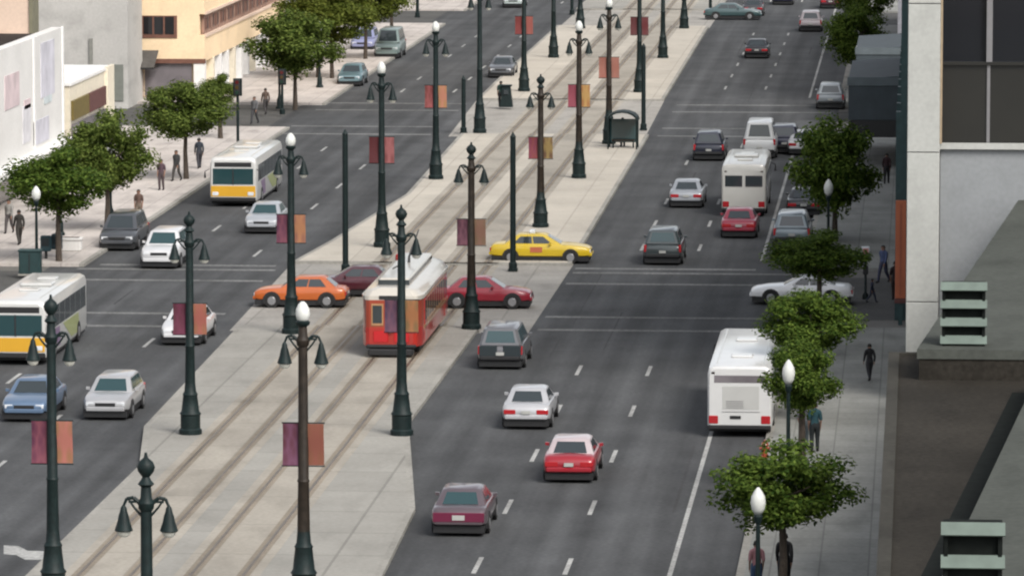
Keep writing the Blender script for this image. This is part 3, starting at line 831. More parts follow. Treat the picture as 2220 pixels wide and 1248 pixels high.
# ------------------------------------------------------------------ buses
def bus(label, loc, rz, L=10.5, W=2.5, H=2.65, body=(0.68, 0.68, 0.66), front=None, stripes=(), rearwin=False, group='city buses', rear_grille=False, low=None):
    t = empty('city_bus', loc, rz)
    tag(t, label, 'bus', group)
    w = W / 2
    bp = paint(body)
    rings = []
    for fy, fw, z0, zt in [(-.5, .93, .42, H - .12), (-.493, .985, .34, H - .04), (-.47, 1, .30, H), (.46, 1, .30, H), (.49, .98, .32, H - .05), (.5, .92, .36, H - .18)]:
        x = w * fw
        rings.append([(x * .97, fy * L, z0), (x, fy * L, z0 + .12), (x, fy * L, zt - .30), (x * .95, fy * L, zt - .09), (x * .80, fy * L, zt), (-x * .80, fy * L, zt), (-x * .95, fy * L, zt - .09), (-x, fy * L, zt - .30), (-x, fy * L, z0 + .12), (-x * .97, fy * L, z0)])
    m = MB().loft(rings, 0)
    m.box(-w * .95, w * .95, -.47 * L, .47 * L, .18, .32, 1)
    m.build('body', [bp, A['black']], t, 35)
    for y in (-.28 * L, .30 * L):
        for s in (-1, 1):
            k = MB().tube((s * (w - .3), y, .44), (s * (w + .02), y, .44), .44, .43, 20).build('wheel', A['tyre'], t, 40)
            MB().tube((s * w, y, .44), (s * (w + .035), y, .44), .24, .2, 12).build('rim', A['rim'], k, 40)
    n = int(L / 1.45)
    for s in (-1, 1):
        for i in range(n):
            y0 = -.46 * L + i * (.90 * L / n)
            MB().slab([(s * w, y0 + .05, 1.32), (s * w, y0 + .90 * L / n - .05, 1.32), (s * w, y0 + .90 * L / n - .05, 2.18), (s * w, y0 + .05, 2.18)], (s, 0, 0), .012, .02).build('side_window', A['glass'], t)
        MB().slab([(s * w, .355 * L, .36), (s * w, .43 * L, .36), (s * w, .43 * L, 2.2), (s * w, .355 * L, 2.2)], (s, 0, 0), .02, .02).build('door', A['glass'], t) if s > 0 else None
        for (y0, y1, z0, z1, c) in stripes:
            MB().slab([(s * w, y0 * L, z0), (s * w, (y0 + y1) / 2 * L, z0), (s * w, y1 * L, z1), (s * w, y0 * L + .2, z1)], (s, 0, 0), .008, .02).build('stripe', paint(c), t)
    e = .5 * L
    # front
    MB().bbox(-w * .88, w * .88, e - .05, e + .012, 1.18, 2.05, .03).build('windshield', A['glass_teal'], t)
    MB().box(-.03, .03, e + .012, e + .02, 1.18, 2.05).build('windshield_bar', A['black'], t)
    MB().bbox(-w * .80, w * .80, e - .1, e + .004, 2.10, 2.38, .02).build('destination_sign', A['black'], t)
    if front:
        MB().bbox(-w * .95, w * .95, e - .12, e + .012, .52, 1.15, .04).build('front_panel', paint(front), t)
    MB().bbox(-w * .96, w * .96, e - .2, e + .06, .30, .52, .04).build('front_bumper', A['black'], t)
    for s in (-1, 1):
        MB().bbox(min(s * w * .62, s * w * .88), max(s * w * .62, s * w * .88), e - .05, e + .03, .60, .80, .02).build('headlight', A['clear_lens'], t)
        MB().path([(s * w, e - .05, 2.0), (s * (w + .22), e + .15, 1.9), (s * (w + .22), e + .15, 1.55)], [.02, .02, .06], 6).build('mirror', A['black'], t)
    MB().box(-.45, .45, e + .012, e + .018, .72, 1.0).build('bike_rack', A['black'], t) if front and False else None
    # rear
    if rearwin:
        for x0, x1 in ((-w * .86, -.06), (.06, w * .86)):
            MB().bbox(x0, x1, -e - .014, -e + .05, 1.55, 2.15, .03).build('rear_window', A['glass'], t)
    else:
        MB().bbox(-w * .55, w * .62, -e - .008, -e + .05, 1.0, 1.9, .03).build('rear_hatch', paint((0.56, 0.56, 0.54)), t)
        MB().bbox(-w * .80, w * .80, -e - .006, -e + .05, 1.98, 2.28, .02).build('rear_window', A['shop_lilac'], t)
        MB().box(-w * .55, w * .62, -e - .012, -e - .004, .93, .95).build('panel_seam', A['mullion'], t)
        for k in range(5):
            MB().box(-w * .42, w * .12, -e - .014, -e - .008, 1.08 + k * .06, 1.10 + k * .06).build('grille_slat', A['mullion'], t)
        MB().box(-.35, .05, -e - .016, -e - .002, .68, .80).build('number_plate', A['black'], t)
    MB().bbox(-w * .97, w * .97, -e - .07, -e + .1, .30, .46, .03).build('rear_bumper', A['black'], t)
    for s in (-1, 1):
        MB().bbox(min(s * w * .66, s * w * .95), max(s * w * .66, s * w * .95), -e - .02, -e + .06, .50, .80, .02).build('tail_light', A['red_lens'], t)
        MB().bbox(min(s * w * .76, s * w * .88), max(s * w * .76, s * w * .88), -e + .0, -e + .1, 2.3, 2.4, .01).build('marker_light', A['red_lens'], t)
    # roof
    for y in (-.3 * L, .12 * L):
        MB().bbox(-.4, .4, y, y + .8, H - .01, H + .07, .03).build('roof_hatch', bp, t)
    MB().bbox(-.65, .65, -.08 * L, .03 * L, H - .01, H + .14, .05).build('air_conditioner', paint((0.62, 0.62, 0.6)), t) if not rear_grille else None
    for s in (-1, 1):
        MB().box(min(s * w * .70, s * w * .74), max(s * w * .70, s * w * .74), -.45 * L, .44 * L, H - .04, H + .015).build('roof_rib', paint((0.55, 0.55, 0.53)), t)
    return t
YEL = (0.74, 0.40, 0.03)
p = G(34, 792); p.y += 5.25
bus('white city bus with a yellow front, cut by the left edge of the picture', p, TOWARD, stripes=((-.30, .10, .45, 1.25, (0.45, 0.50, 0.20)), (.16, .30, .45, 1.25, (0.30, 0.19, 0.34))), front=YEL)
p = G(508, 447); p.y += 5.25
bus('white-roofed city bus with a yellow front, the farther of the buses on the left road', p, TOWARD, L=11.5, stripes=((-.30, .10, .45, 1.25, (0.45, 0.50, 0.20)), (.16, .34, .45, 1.25, (0.30, 0.19, 0.34))), front=YEL)
p = G(1603, 948); p.y += 6
bus('large plain white coach seen from behind, beside the right-hand trees', p, AWAY, L=12, W=2.35, H=2.62, body=(0.72, 0.72, 0.71), group='buses on the right road', rear_grille=True)
p = G(1612, 470); p.y += 4.8
bus('cream shuttle bus with white roof and dark rear windows, ahead of the crimson car', p, AWAY, L=9.6, W=2.3, H=2.75, body=(0.60, 0.585, 0.54), rearwin=True, group='buses on the right road')

# ------------------------------------------------------------------ streetcar
def streetcar():
    p = G(858, 782)
    L, W = 12.6, 2.48
    t = empty('streetcar', (TR[1] - .12, p.y + L / 2, 0.17), TOWARD)
    tag(t, 'red streetcar with a white roof and cream window band running down the median track', 'streetcar')
    w, e = W / 2, L / 2
    red, cream, white = paint((0.42, 0.026, 0.018)), paint((0.47, 0.25, 0.12)), paint((0.64, 0.60, 0.53))
    org = paint((0.37, 0.055, 0.024))
    plan = [(-1.0, .72), (-.985, .84), (-.93, .93), (-.86, 1), (.86, 1), (.93, .93), (.985, .84), (1.0, .72)]
    def rings(z0, z1, k=1.0):
        return [[(-w * f * k, y * e, z0), (w * f * k, y * e, z0), (w * f * k, y * e, z1), (-w * f * k, y * e, z1)] for y, f in plan]
    MB().loft(rings(.42, 1.18)).build('lower_body', red, t, 25)
    MB().loft(rings(1.18, 2.30, .985)).build('window_band', org, t, 25)
    MB().loft(rings(2.30, 2.46, 1.02)).build('eave', white, t, 25)
    rr = []
    for y, f in plan:
        x = w * f
        rr.append([(-x, y * e, 2.46), (x, y * e, 2.46), (x * .86, y * e * .99, 2.66), (x * .45, y * e * .985, 2.80), (-x * .45, y * e * .985, 2.80), (-x * .86, y * e * .99, 2.66)])
    MB().loft(rr).build('roof', white, t, 35)
    mo = MB().bbox(-.62, .62, -e * .80, e * .80, 2.76, 3.06, .06).build('roof_monitor', white, t)
    MB().box(-.64, .64, e * .80, e * .83, 2.80, 3.0).build('monitor_window', A['glass'], mo)
    for s in (-1, 1):
        for i in range(9):
            y0 = -e * .78 + i * e * .174
            MB().box(min(s * .60, s * .63), max(s * .60, s * .63), y0, y0 + e * .14, 2.84, 2.98).build('monitor_window', A['shop'], mo)
    # side windows and doors
    for s in (-1, 1):
        for i in range(10):
            y0 = -e * .80 + i * e * .16
            door = i in (0, 9)
            f = MB().slab([(s * w * .985, y0, .5 if door else 1.22), (s * w * .985, y0 + e * .145, .5 if door else 1.22), (s * w * .985, y0 + e * .145, 2.26), (s * w * .985, y0, 2.26)], (s, 0, 0), .03, .02).build('door' if door else 'window', red if door else cream, t)
            MB().slab([(s * w * .985, y0 + .12, 1.34), (s * w * .985, y0 + e * .145 - .12, 1.34), (s * w * .985, y0 + e * .145 - .12, 2.16), (s * w * .985, y0 + .12, 2.16)], (s, 0, 0), .042, .02).build('pane', A['glass'], f)
        MB().slab([(s * w, -e * .84, 1.04), (s * w, e * .84, 1.04), (s * w, e * .84, 1.18), (s * w, -e * .84, 1.18)], (s, 0, 0), .02, .02).build('belt_rail', cream, t)
    # ends
    for g in (1, -1):
        y = g * e
        for i, x in enumerate((-.56, 0, .56)):
            f = MB().bbox(x - .25, x + .25, min(y, y + g * .025), max(y, y + g * .025) + (0 if g > 0 else .06), 1.26, 2.16, .02).build('end_window', cream if i else org, t)
            MB().box(x - .19, x + .19, min(y + g * .025, y + g * .034), max(y + g * .025, y + g * .034), 1.36, 2.08).build('pane', A['glass'], f)
        for x in (-.42, .42):
            MB().bbox(x - .30, x + .30, min(y, y + g * .02), max(y, y + g * .02) + (0 if g > 0 else .05), .60, 1.04, .02).build('end_panel', paint((0.55, 0.008, 0.014)), t)
        MB().tube((0, y, 1.12), (0, y + g * .12, 1.12), .13, .14, 14).build('headlight', A['clear_lens'], t)
        MB().bbox(-w * .82, w * .82, y - .12 if g > 0 else y - .18, y + .18 if g > 0 else y + .12, .36, .50, .04).build('bumper', A['black'], t)
        MB().bbox(-w * .74, w * .74, y - .3, y + .3, .06, .34, .05).build('fender', A['black'], t)
        MB().bbox(-.5, .5, y - (.10 if g > 0 else .02), y + (.02 if g > 0 else .10), 2.32, 2.48, .02).build('route_board', A['black'], t)
    for y in (-e * .55, e * .55):
        MB().bbox(-w * .8, w * .8, y - 1.1, y + 1.1, .02, .44, .05).build('bogie', A['black'], t)
        for yy in (y - .75, y + .75):
            for s in (-1, 1):
                MB().tube((s * .74, yy, .33), (s * .88, yy, .33), .33, .33, 16).build('wheel', A['rail'], t, 40)
    for g in (-1, 1):
        MB().path([(0, g * 1.2, 3.06), (0, g * 1.3, 3.28), (0, g * (e - .8), 3.5 if g > 0 else 4.0)], [.06, .05, .025], 6).build('trolley_pole', A['black'], t)
    MB().bbox(.45, .95, -e + .5, -e + 1.3, 2.7, 3.0, .05).build('roof_box', red, t)
    return t
streetcar()

# ------------------------------------------------------------------ street lamps on the median
BAN = {}
def banner_mat(c1, c2):
    """printed cloth: two colours in soft vertical blocks"""
    c1, c2 = tuple(x * 0.46 for x in c1), tuple(x * 0.64 + .006 for x in c2)
    k = (c1, c2)
    if k in BAN: return BAN[k]
    m = bpy.data.materials.new('banner_cloth')
    m.use_nodes = True
    nt = m.node_tree
    p = nt.nodes['Principled BSDF']
    p.inputs['Roughness'].default_value = 0.8
    tc = nt.nodes.new('ShaderNodeTexCoord')
    mp = nt.nodes.new('ShaderNodeMapping')
    mp.inputs['Scale'].default_value = (3.2, 1, 1.3)
    nz = nt.nodes.new('ShaderNodeTexVoronoi')
    nz.inputs['Scale'].default_value = 1.6
    rp = nt.nodes.new('ShaderNodeValToRGB')
    rp.color_ramp.elements[0].position = 0.25
    rp.color_ramp.elements[1].position = 0.75
    rp.color_ramp.elements[0].color = tuple(c1) + (1,)
    rp.color_ramp.elements[1].color = tuple(c2) + (1,)
    nt.links.new(tc.outputs['Object'], mp.inputs['Vector'])
    nt.links.new(mp.outputs[0], nz.inputs['Vector'])
    nt.links.new(nz.outputs['Distance'], rp.inputs['Fac'])
    nt.links.new(rp.outputs['Color'], p.inputs['Base Color'])
    BAN[k] = m
    return m
MESH = {}
def shared(key, fn, name, mats, parent, smooth=None):
    if key not in MESH:
        o = fn().build(name, mats, parent, smooth)
        MESH[key] = o.data
        return o
    o = bpy.data.objects.new(name, MESH[key])
    COL.objects.link(o)
    o.parent = parent
    return o
def m_base():
    return MB().lathe([(.42, 0), (.42, .18), (.36, .24), (.36, .75), (.40, .80), (.33, .90), (.26, 1.5), (.28, 1.56), (.22, 1.66), (.19, 2.0)], 12)
def m_shaft():
    return MB().lathe([(.19, 2.0), (.165, 3.4), (.19, 3.45), (.16, 3.52), (.135, 7.3), (.18, 7.36), (.20, 7.5), (.14, 7.62), (.12, 7.9)], 12)
def m_arm():
    m = MB()
    for s in (-1, 1):
        pts = [(s * .1, 0, 7.45), (s * .30, 0, 7.62), (s * .46, 0, 7.60), (s * .54, 0, 7.42)]
        m.path(pts, [.06, .05, .04, .035], 6)
        m.path([(s * .12, 0, 7.2), (s * .28, 0, 7.38), (s * .42, 0, 7.58)], [.035, .03, .025], 6)
    return m.box(-.42, .42, -.03, .03, 7.50, 7.55)
def m_bell(s):
    return lambda: MB().lathe([(.03, 7.44), (.07, 7.38), (.09, 7.28), (.12, 7.20), (.15, 7.05), (.20, 6.90), (.22, 6.84), (.20, 6.82)], 12, (s * .54, 0, 0))
def m_bglass(s):
    return lambda: MB().lathe([(.17, 6.83), (.15, 6.74), (.08, 6.68)], 12, (s * .54, 0, 0))
def m_globe():
    return MB().lathe([(.11, 8.02), (.18, 8.10), (.215, 8.24), (.20, 8.38), (.13, 8.52), (.05, 8.60)], 16)
def m_cup():
    return MB().lathe([(.12, 7.88), (.20, 7.94), (.22, 8.02), (.16, 8.06)], 12)
def m_finial():
    return MB().lathe([(.12, 7.88), (.20, 7.95), (.12, 8.05), (.09, 8.12), (.19, 8.25), (.22, 8.36), (.17, 8.48), (.05, 8.58), (.03, 8.7)], 12)
def m_brk():
    return MB().tube((-.64, -.0, 0), (.64, 0, 0), .02, n=6)
def m_ban(s):
    def f():
        m = MB()
        n = 6
        v = []
        x0, x1 = (.13, .61)
        for k in range(n + 1):
            z = 3.9 + (5.10 - 3.9) * k / n
            y = .035 * math.sin(k / n * math.pi * 1.3 + s)
            v += [(s * x0, y - .006, z), (s * x1, y * 1.6 - .006, z), (s * x1, y * 1.6 + .006, z), (s * x0, y + .006, z)]
        rings = [v[i * 4:(i + 1) * 4] for i in range(n + 1)]
        if s < 0: rings = [r[::-1] for r in rings]
        return m.loft(rings)
    return f
PURP, ORNG, TAN, MAGE, YELO, SALM, DRED = (0.15, 0.028, 0.050), (0.44, 0.14, 0.085), (0.40, 0.24, 0.14), (0.30, 0.05, 0.11), (0.58, 0.36, 0.13), (0.56, 0.25, 0.19), (0.16, 0.018, 0.022)
PINK = (0.45, 0.16, 0.16)
def median_lamp(loc, label, top, left=None, right=None, h=1.0, brown=False, rz=0.0):
    t = empty('median_lamp', loc, rz)
    tag(t, label, 'street lamp', 'tall bell lamps along the median')
    t.scale = (1, 1, h)
    pm_ = A['post_brown'] if brown else A['post']
    shared('base', m_base, 'base', A['post'], t, 30)
    shared('shaft' + str(brown), m_shaft, 'shaft', pm_, t, 30)
    shared('arm', m_arm, 'crossarm', A['post'], t)
    for s in (-1, 1):
        b_ = shared('bell%d' % s, m_bell(s), 'bell_lantern', A['post'], t, 40)
        shared('bg%d' % s, m_bglass(s), 'lantern_glass', A['lamp_glass'], b_, 40)
    if top == 'globe':
        shared('cup', m_cup, 'globe_holder', A['post'], t, 40)
        shared('globe', m_globe, 'globe', A['globe'], t, 60)
    else:
        shared('finial', m_finial, 'finial', A['post'], t, 40)
    if left:
        for z in (3.88, 5.12):
            shared('brk', m_brk, 'banner_bracket', A['post'], t).location.z = z
        for s, c in ((-1, left), (1, right)):
            o = m_ban(s)().build('banner', banner_mat(c[0], c[1]), t, 60)
    return t
LAMPS = [
    # x, y of the base in the photograph, top, left banner, right banner, height factor, brown, label
    (116, 1298, 'finial', ((0.15, 0.025, 0.075), (0.24, 0.06, 0.09)), ((0.50, 0.24, 0.12), (0.50, 0.17, 0.13)), 1.04, 0, 'dark green lamp with maroon and orange banners before the blue sedan, left edge'),
    (322, 1765, 'finial', None, None, 1.0, 0, 'bannerless bell lamp rising from below the bottom edge, only its top showing'),
    (413, 940, 'finial', (PURP, (0.16, 0.02, 0.06)), ((0.50, 0.20, 0.11), (0.42, 0.12, 0.09)), 0.93, 0, 'dark lamp with purple and salmon banners in front of the white sedan'),
    (659, 1300, 'globe', (PURP, (0.18, 0.06, 0.12)), ((0.36, 0.13, 0.07), (0.28, 0.08, 0.05)), 1.03, 1, 'brownish lamp with a bright white globe and purple and rust banners, bottom centre'),
    (871, 942, 'finial', ((0.10, 0.05, 0.11), (0.16, 0.06, 0.10)), ((0.34, 0.20, 0.08), (0.42, 0.17, 0.06)), 0.96, 0, 'dark lamp standing right in front of the streetcar, its banners over the streetcar windows'),
    (1022, 712, 'finial', ((0.11, 0.03, 0.06), (0.20, 0.07, 0.10)), ((0.36, 0.22, 0.13), (0.30, 0.15, 0.10)), 0.91, 1, 'brown-shafted lamp with two bells and purple and tan banners, just right of the streetcar'),
    (632, 722, 'globe', ((0.14, 0.03, 0.08), (0.20, 0.05, 0.08)), ((0.48, 0.20, 0.13), (0.50, 0.22, 0.10)), 0.98, 0, 'lamp with an orange-pink banner behind the nearest globe lamp, by the orange sedan'),
    (828, 535, 'globe', (DRED, (0.10, 0.01, 0.015)), ((0.36, 0.10, 0.10), (0.42, 0.14, 0.14)), 1.05, 0, 'globe lamp with dark red and dull pink banners, left of the median behind the streetcar'),
    (1172, 492, 'finial', (MAGE, (0.26, 0.05, 0.05)), ((0.22, 0.11, 0.06), (0.35, 0.24, 0.08)), 0.89, 1, 'lamp with a magenta and a brown banner just behind the yellow taxi'),
    (945, 388, 'globe', ((0.26, 0.06, 0.05), (0.34, 0.08, 0.08)), ((0.64, 0.34, 0.14), (0.58, 0.24, 0.15)), 1.02, 0, 'globe lamp with a dark red and a bright orange banner against the grey left road'),
    (1255, 386, 'globe', ((0.44, 0.08, 0.12), (0.30, 0.06, 0.09)), ((0.62, 0.28, 0.10), (0.60, 0.36, 0.12)), 1.02, 1, 'globe lamp with pink-red and yellow-orange banners on the pale median'),
    (1320, 312, 'globe', (SALM, (0.40, 0.14, 0.10)), (SALM, (0.46, 0.18, 0.13)), 1.02, 1, 'lamp with two salmon pink banners next to the median stop shelter'),
    (1040, 288, 'finial', None, None, 1.13, 0, 'stout dark lamp without banners at the far end of the median, beside a thin pole'),
    (1386, 200, 'globe', (DRED, (0.12, 0.03, 0.03)), ((0.22, 0.07, 0.07), DRED), 1.0, 0, 'lamp with two dark maroon banners on the right side of the far median'),
    (1136, 198, 'finial', ((0.30, 0.05, 0.04), (0.22, 0.03, 0.03)), ((0.46, 0.14, 0.11), (0.38, 0.10, 0.08)), 1.0, 0, 'lamp with two bright red banners on the left side of the far median'),
    (1200, 125, 'finial', None, None, 1.0, 0, 'far lamp on the left side of the median, its dark base showing against pale paving'),
    (1437, 126, 'globe', None, None, 1.0, 0, 'far lamp without banners on the right side of the median, third from its far end'),
    (1483, 62, 'finial', None, None, 1.0, 0, 'farthest lamp on the right side of the median, standing near its far tip'),
    (1258, 62, 'finial', None, None, 1.0, 0, 'farthest lamp on the left side of the median, its top cut by the picture edge'),
]
for (px, py, top, lb, rb, h, br, lab) in LAMPS:
    median_lamp(G(px, py, 0.15), lab, top, lb, rb, h, bool(br))

# thin plain poles that carry the tram wire
def wire_pole(px, py, hh, lab):
    t = empty('wire_pole', G(px, py, 0.1))
    tag(t, lab, 'pole', 'thin poles by the tracks')
    MB().lathe([(.20, 0), (.20, .3), (.14, .36), (.13, hh - .1), (.15, hh - .08), (.10, hh), (.02, hh + .15)], 10).build('shaft', A['post'], t, 40)
    MB().box(-.22, .22, -.22, .22, -.06, .05).build('base_plate', A['post'], t)
wire_pole(749, 588, 6.5, 'thin plain black pole at the near left corner of the median beyond the crossing')
wire_pole(1112, 584, 6.3, 'thin plain dark pole standing right in front of the yellow taxi')
wire_pole(1005, 288, 3.4, 'short thin pole beside the stout lamp at the far end of the median')
wire_pole(1395, 280, 5.2, 'thin dark pole on the median edge right of the stop shelter')
for i, (px, py, hh) in enumerate(((905, 36, 5.0), (1240, 30, 6.0), (1318, 20, 6.0), (1540, 30, 5.5))):
    wire_pole(px, py, hh, ['small dark pole on the far left road near the top edge', 'far dark pole on the median left of the tracks at the top edge', 'far dark pole between the tracks at the top edge', 'far dark pole by the teal cars at the top edge'][i])

# ------------------------------------------------------------------ short globe lamps on the pavements
def walk_lamp(loc, lab, h=4.3):
    t = empty('sidewalk_lamp', loc)
    tag(t, lab, 'street lamp', 'short globe lamps on the sidewalks')
    t.scale = (1, 1, h / 4.3)
    shared('wbase', lambda: MB().lathe([(.25, 0), (.25, .12), (.18, .2), (.17, .6), (.11, .75), (.075, 1.0)], 12), 'base', A['post'], t, 30)
    shared('wshaft', lambda: MB().lathe([(.075, 1.0), (.06, 3.3), (.10, 3.36), (.13, 3.5), (.10, 3.56)], 10), 'shaft', A['post'], t, 30)
    shared('wglobe', lambda: MB().lathe([(.10, 3.56), (.18, 3.68), (.215, 3.86), (.19, 4.02), (.11, 4.16), (.03, 4.26)], 14), 'globe', A['globe'], t, 60)
WL = [
    (1642, 1405, 4.6, 'white globe lamp in front of the nearest right-hand tree, bottom edge'),
    (1708, 1096, 4.9, 'white globe lamp beside the white coach, before the second tree'),
    (1795, 602, 4.6, 'white globe lamp before the large tree on the right sidewalk'),
    (1862, 236, 4.4, 'far white globe lamp before the tree at the top right'),
    (80, 592, 4.1, 'white globe lamp by the dark teal utility box on the left sidewalk'),
    (240, 482, 4.2, 'white globe lamp in front of the left trees, near the dark slate van'),
    (606, 236, 4.3, 'far globe lamp before the upper left tree clump'),
    (693, 190, 4.6, 'farthest globe lamp among the upper left trees'),
    (130, 510, 4.4, 'globe lamp half hidden by leaves left of the tree over the cream shop'),
]
for px, py, h, lab in WL:
    walk_lamp(G(px, py, 0.15), lab, h)

# ------------------------------------------------------------------ trees
CROWN = []
def make_crown(seed, n=15000, leaf=.125):
    """unit crown: leaf faces gathered in clumps through a flattened dome, hollow gaps between"""
    r = random.Random(seed)
    v, f = [], []
    clumps = []
    for k in range(70):
        while True:
            p = Vector((r.uniform(-1, 1), r.uniform(-1, 1), r.uniform(-1, 1)))
            if .12 < p.length < .90: break
        p.z = p.z * .95 + .04
        if p.z < -.45: p.x *= .75; p.y *= .75
        clumps.append((p, r.uniform(.20, .36)))
    for i in range(n):
        c, cr = clumps[r.randrange(len(clumps))]
        d = Vector((r.gauss(0, 1), r.gauss(0, 1), r.gauss(0, .8))).normalized() * cr * (r.random() ** .45)
        p = c + d
        nrm = (d.normalized() * .8 + Vector((r.gauss(0, .5), r.gauss(0, .5), r.gauss(.5, .5)))).normalized()
        a = nrm.orthogonal().normalized()
        a = Matrix.Rotation(r.uniform(0, 6.28), 3, nrm) @ a
        b_ = nrm.cross(a)
        s = leaf * r.uniform(.5, 1.0) * .5
        q = len(v)
        v += [tuple(p - a * s), tuple(p + b_ * s * .5), tuple(p + a * s), tuple(p - b_ * s * .5)]
        f.append((q, q + 1, q + 2, q + 3))
    me = bpy.data.meshes.new('crown')
    me.from_pydata(v, [], f)
    me.update()
    return me
CROWN = [make_crown(s) for s in (3, 8, 15, 27)]
CM = {}
def tree(px, py, hc, rx, rz, lab, var=0, leaf='leaf1', lean=0.0, sq=1.0):
    loc = G(px, py, 0.15)
    t = empty('street_tree', loc, var * 1.3)
    tag(t, lab, 'tree', 'street trees on the sidewalks')
    r = random.Random(var * 7 + int(px))
    m = MB()
    zt = hc - rz * .45
    m.path([(0, 0, -.1), (.05, .02, zt * .5), (lean * .3, 0, zt)], [.17, .12, .10], 8)
    for k in range(6):
        a = k * 1.05 + r.uniform(-.3, .3)
        e = (lean * .3 + math.cos(a) * rx * .45, math.sin(a) * rx * .45, hc + r.uniform(.0, .4) * rz)
        mid = lerp((lean * .3, 0, zt), e, .45)
        m.path([(lean * .3, 0, zt - .1), (mid[0], mid[1], mid[2] + .15), e], [.07, .045, .015], 6)
    m.build('trunk', A['trunk'], t, 40)
    key = (var % 4, leaf)
    if key not in CM:
        d = CROWN[var % 4].copy()
        d.materials.append(A[leaf])
        CM[key] = d
    c = bpy.data.objects.new('crown', CM[key])
    COL.objects.link(c)
    c.parent = t
    c.location = (lean, 0, hc)
    c.scale = (rx * 1.14, rx * 1.14 * sq, rz * 1.14)
    return t
tree(1694, 1328, 3.65, 1.85, 1.20, 'broad dark green tree at the bottom right with a white globe lamp before it', 0, 'leaf2')
tree(1738, 1052, 3.65, 1.22, 1.10, 'small tree right of the white coach, nearest but one to the bottom edge', 1, 'leaf2')
tree(1756, 912, 3.6, 1.60, 1.10, 'bushy tree at the front corner of the white coach, below the white low car', 2, 'leaf2')
tree(1776, 764, 3.9, 1.85, .95, 'low wide tree above the white low car by the cross street', 3, 'leaf2')
tree(1810, 522, 3.65, 2.05, 2.1, 'tallest rounded tree on the right sidewalk, shading the black parked car', 1, 'leaf2')
tree(1852, 190, 3.6, 2.0, 1.9, 'tree at the top right left of the slate awnings', 0, 'leaf2')
tree(1876, 105, 4.0, 2.0, 1.9, 'tree cut by the top edge, behind the upper right tree', 2, 'leaf2')
tree(404, 388, 3.75, 2.2, 1.5, 'round bright green tree in front of the beige building', 2, 'leaf1')
tree(232, 500, 3.85, 2.05, 1.95, 'green tree in front of the low cream shop, left of the dark slate van', 0, 'leaf1')
tree(128, 566, 3.7, 2.15, 1.5, 'dark green tree at the left under the white shop front', 3, 'leaf2')
tree(640, 235, 4.2, 2.9, 1.9, 'tree beside the red-brown windows of the beige building', 1, 'leaf1')
tree(720, 170, 4.3, 2.9, 1.9, 'tree before the pale far building, middle of the upper left clump', 3, 'leaf3')
tree(792, 128, 4.4, 2.8, 1.9, 'tree over the lilac van at the upper left', 0, 'leaf3')
tree(850, 80, 4.3, 2.4, 1.7, 'farthest tree of the upper left clump, cut by the top edge', 2, 'leaf1')
tree(690, 168, 5.2, 2.6, 1.7, 'lighter tree cut by the top edge behind the upper left clump', 1, 'leaf3')
tree(478, 300, 2.9, 1.1, .9, 'small thin tree right of the round bright green tree', 3, 'leaf1')

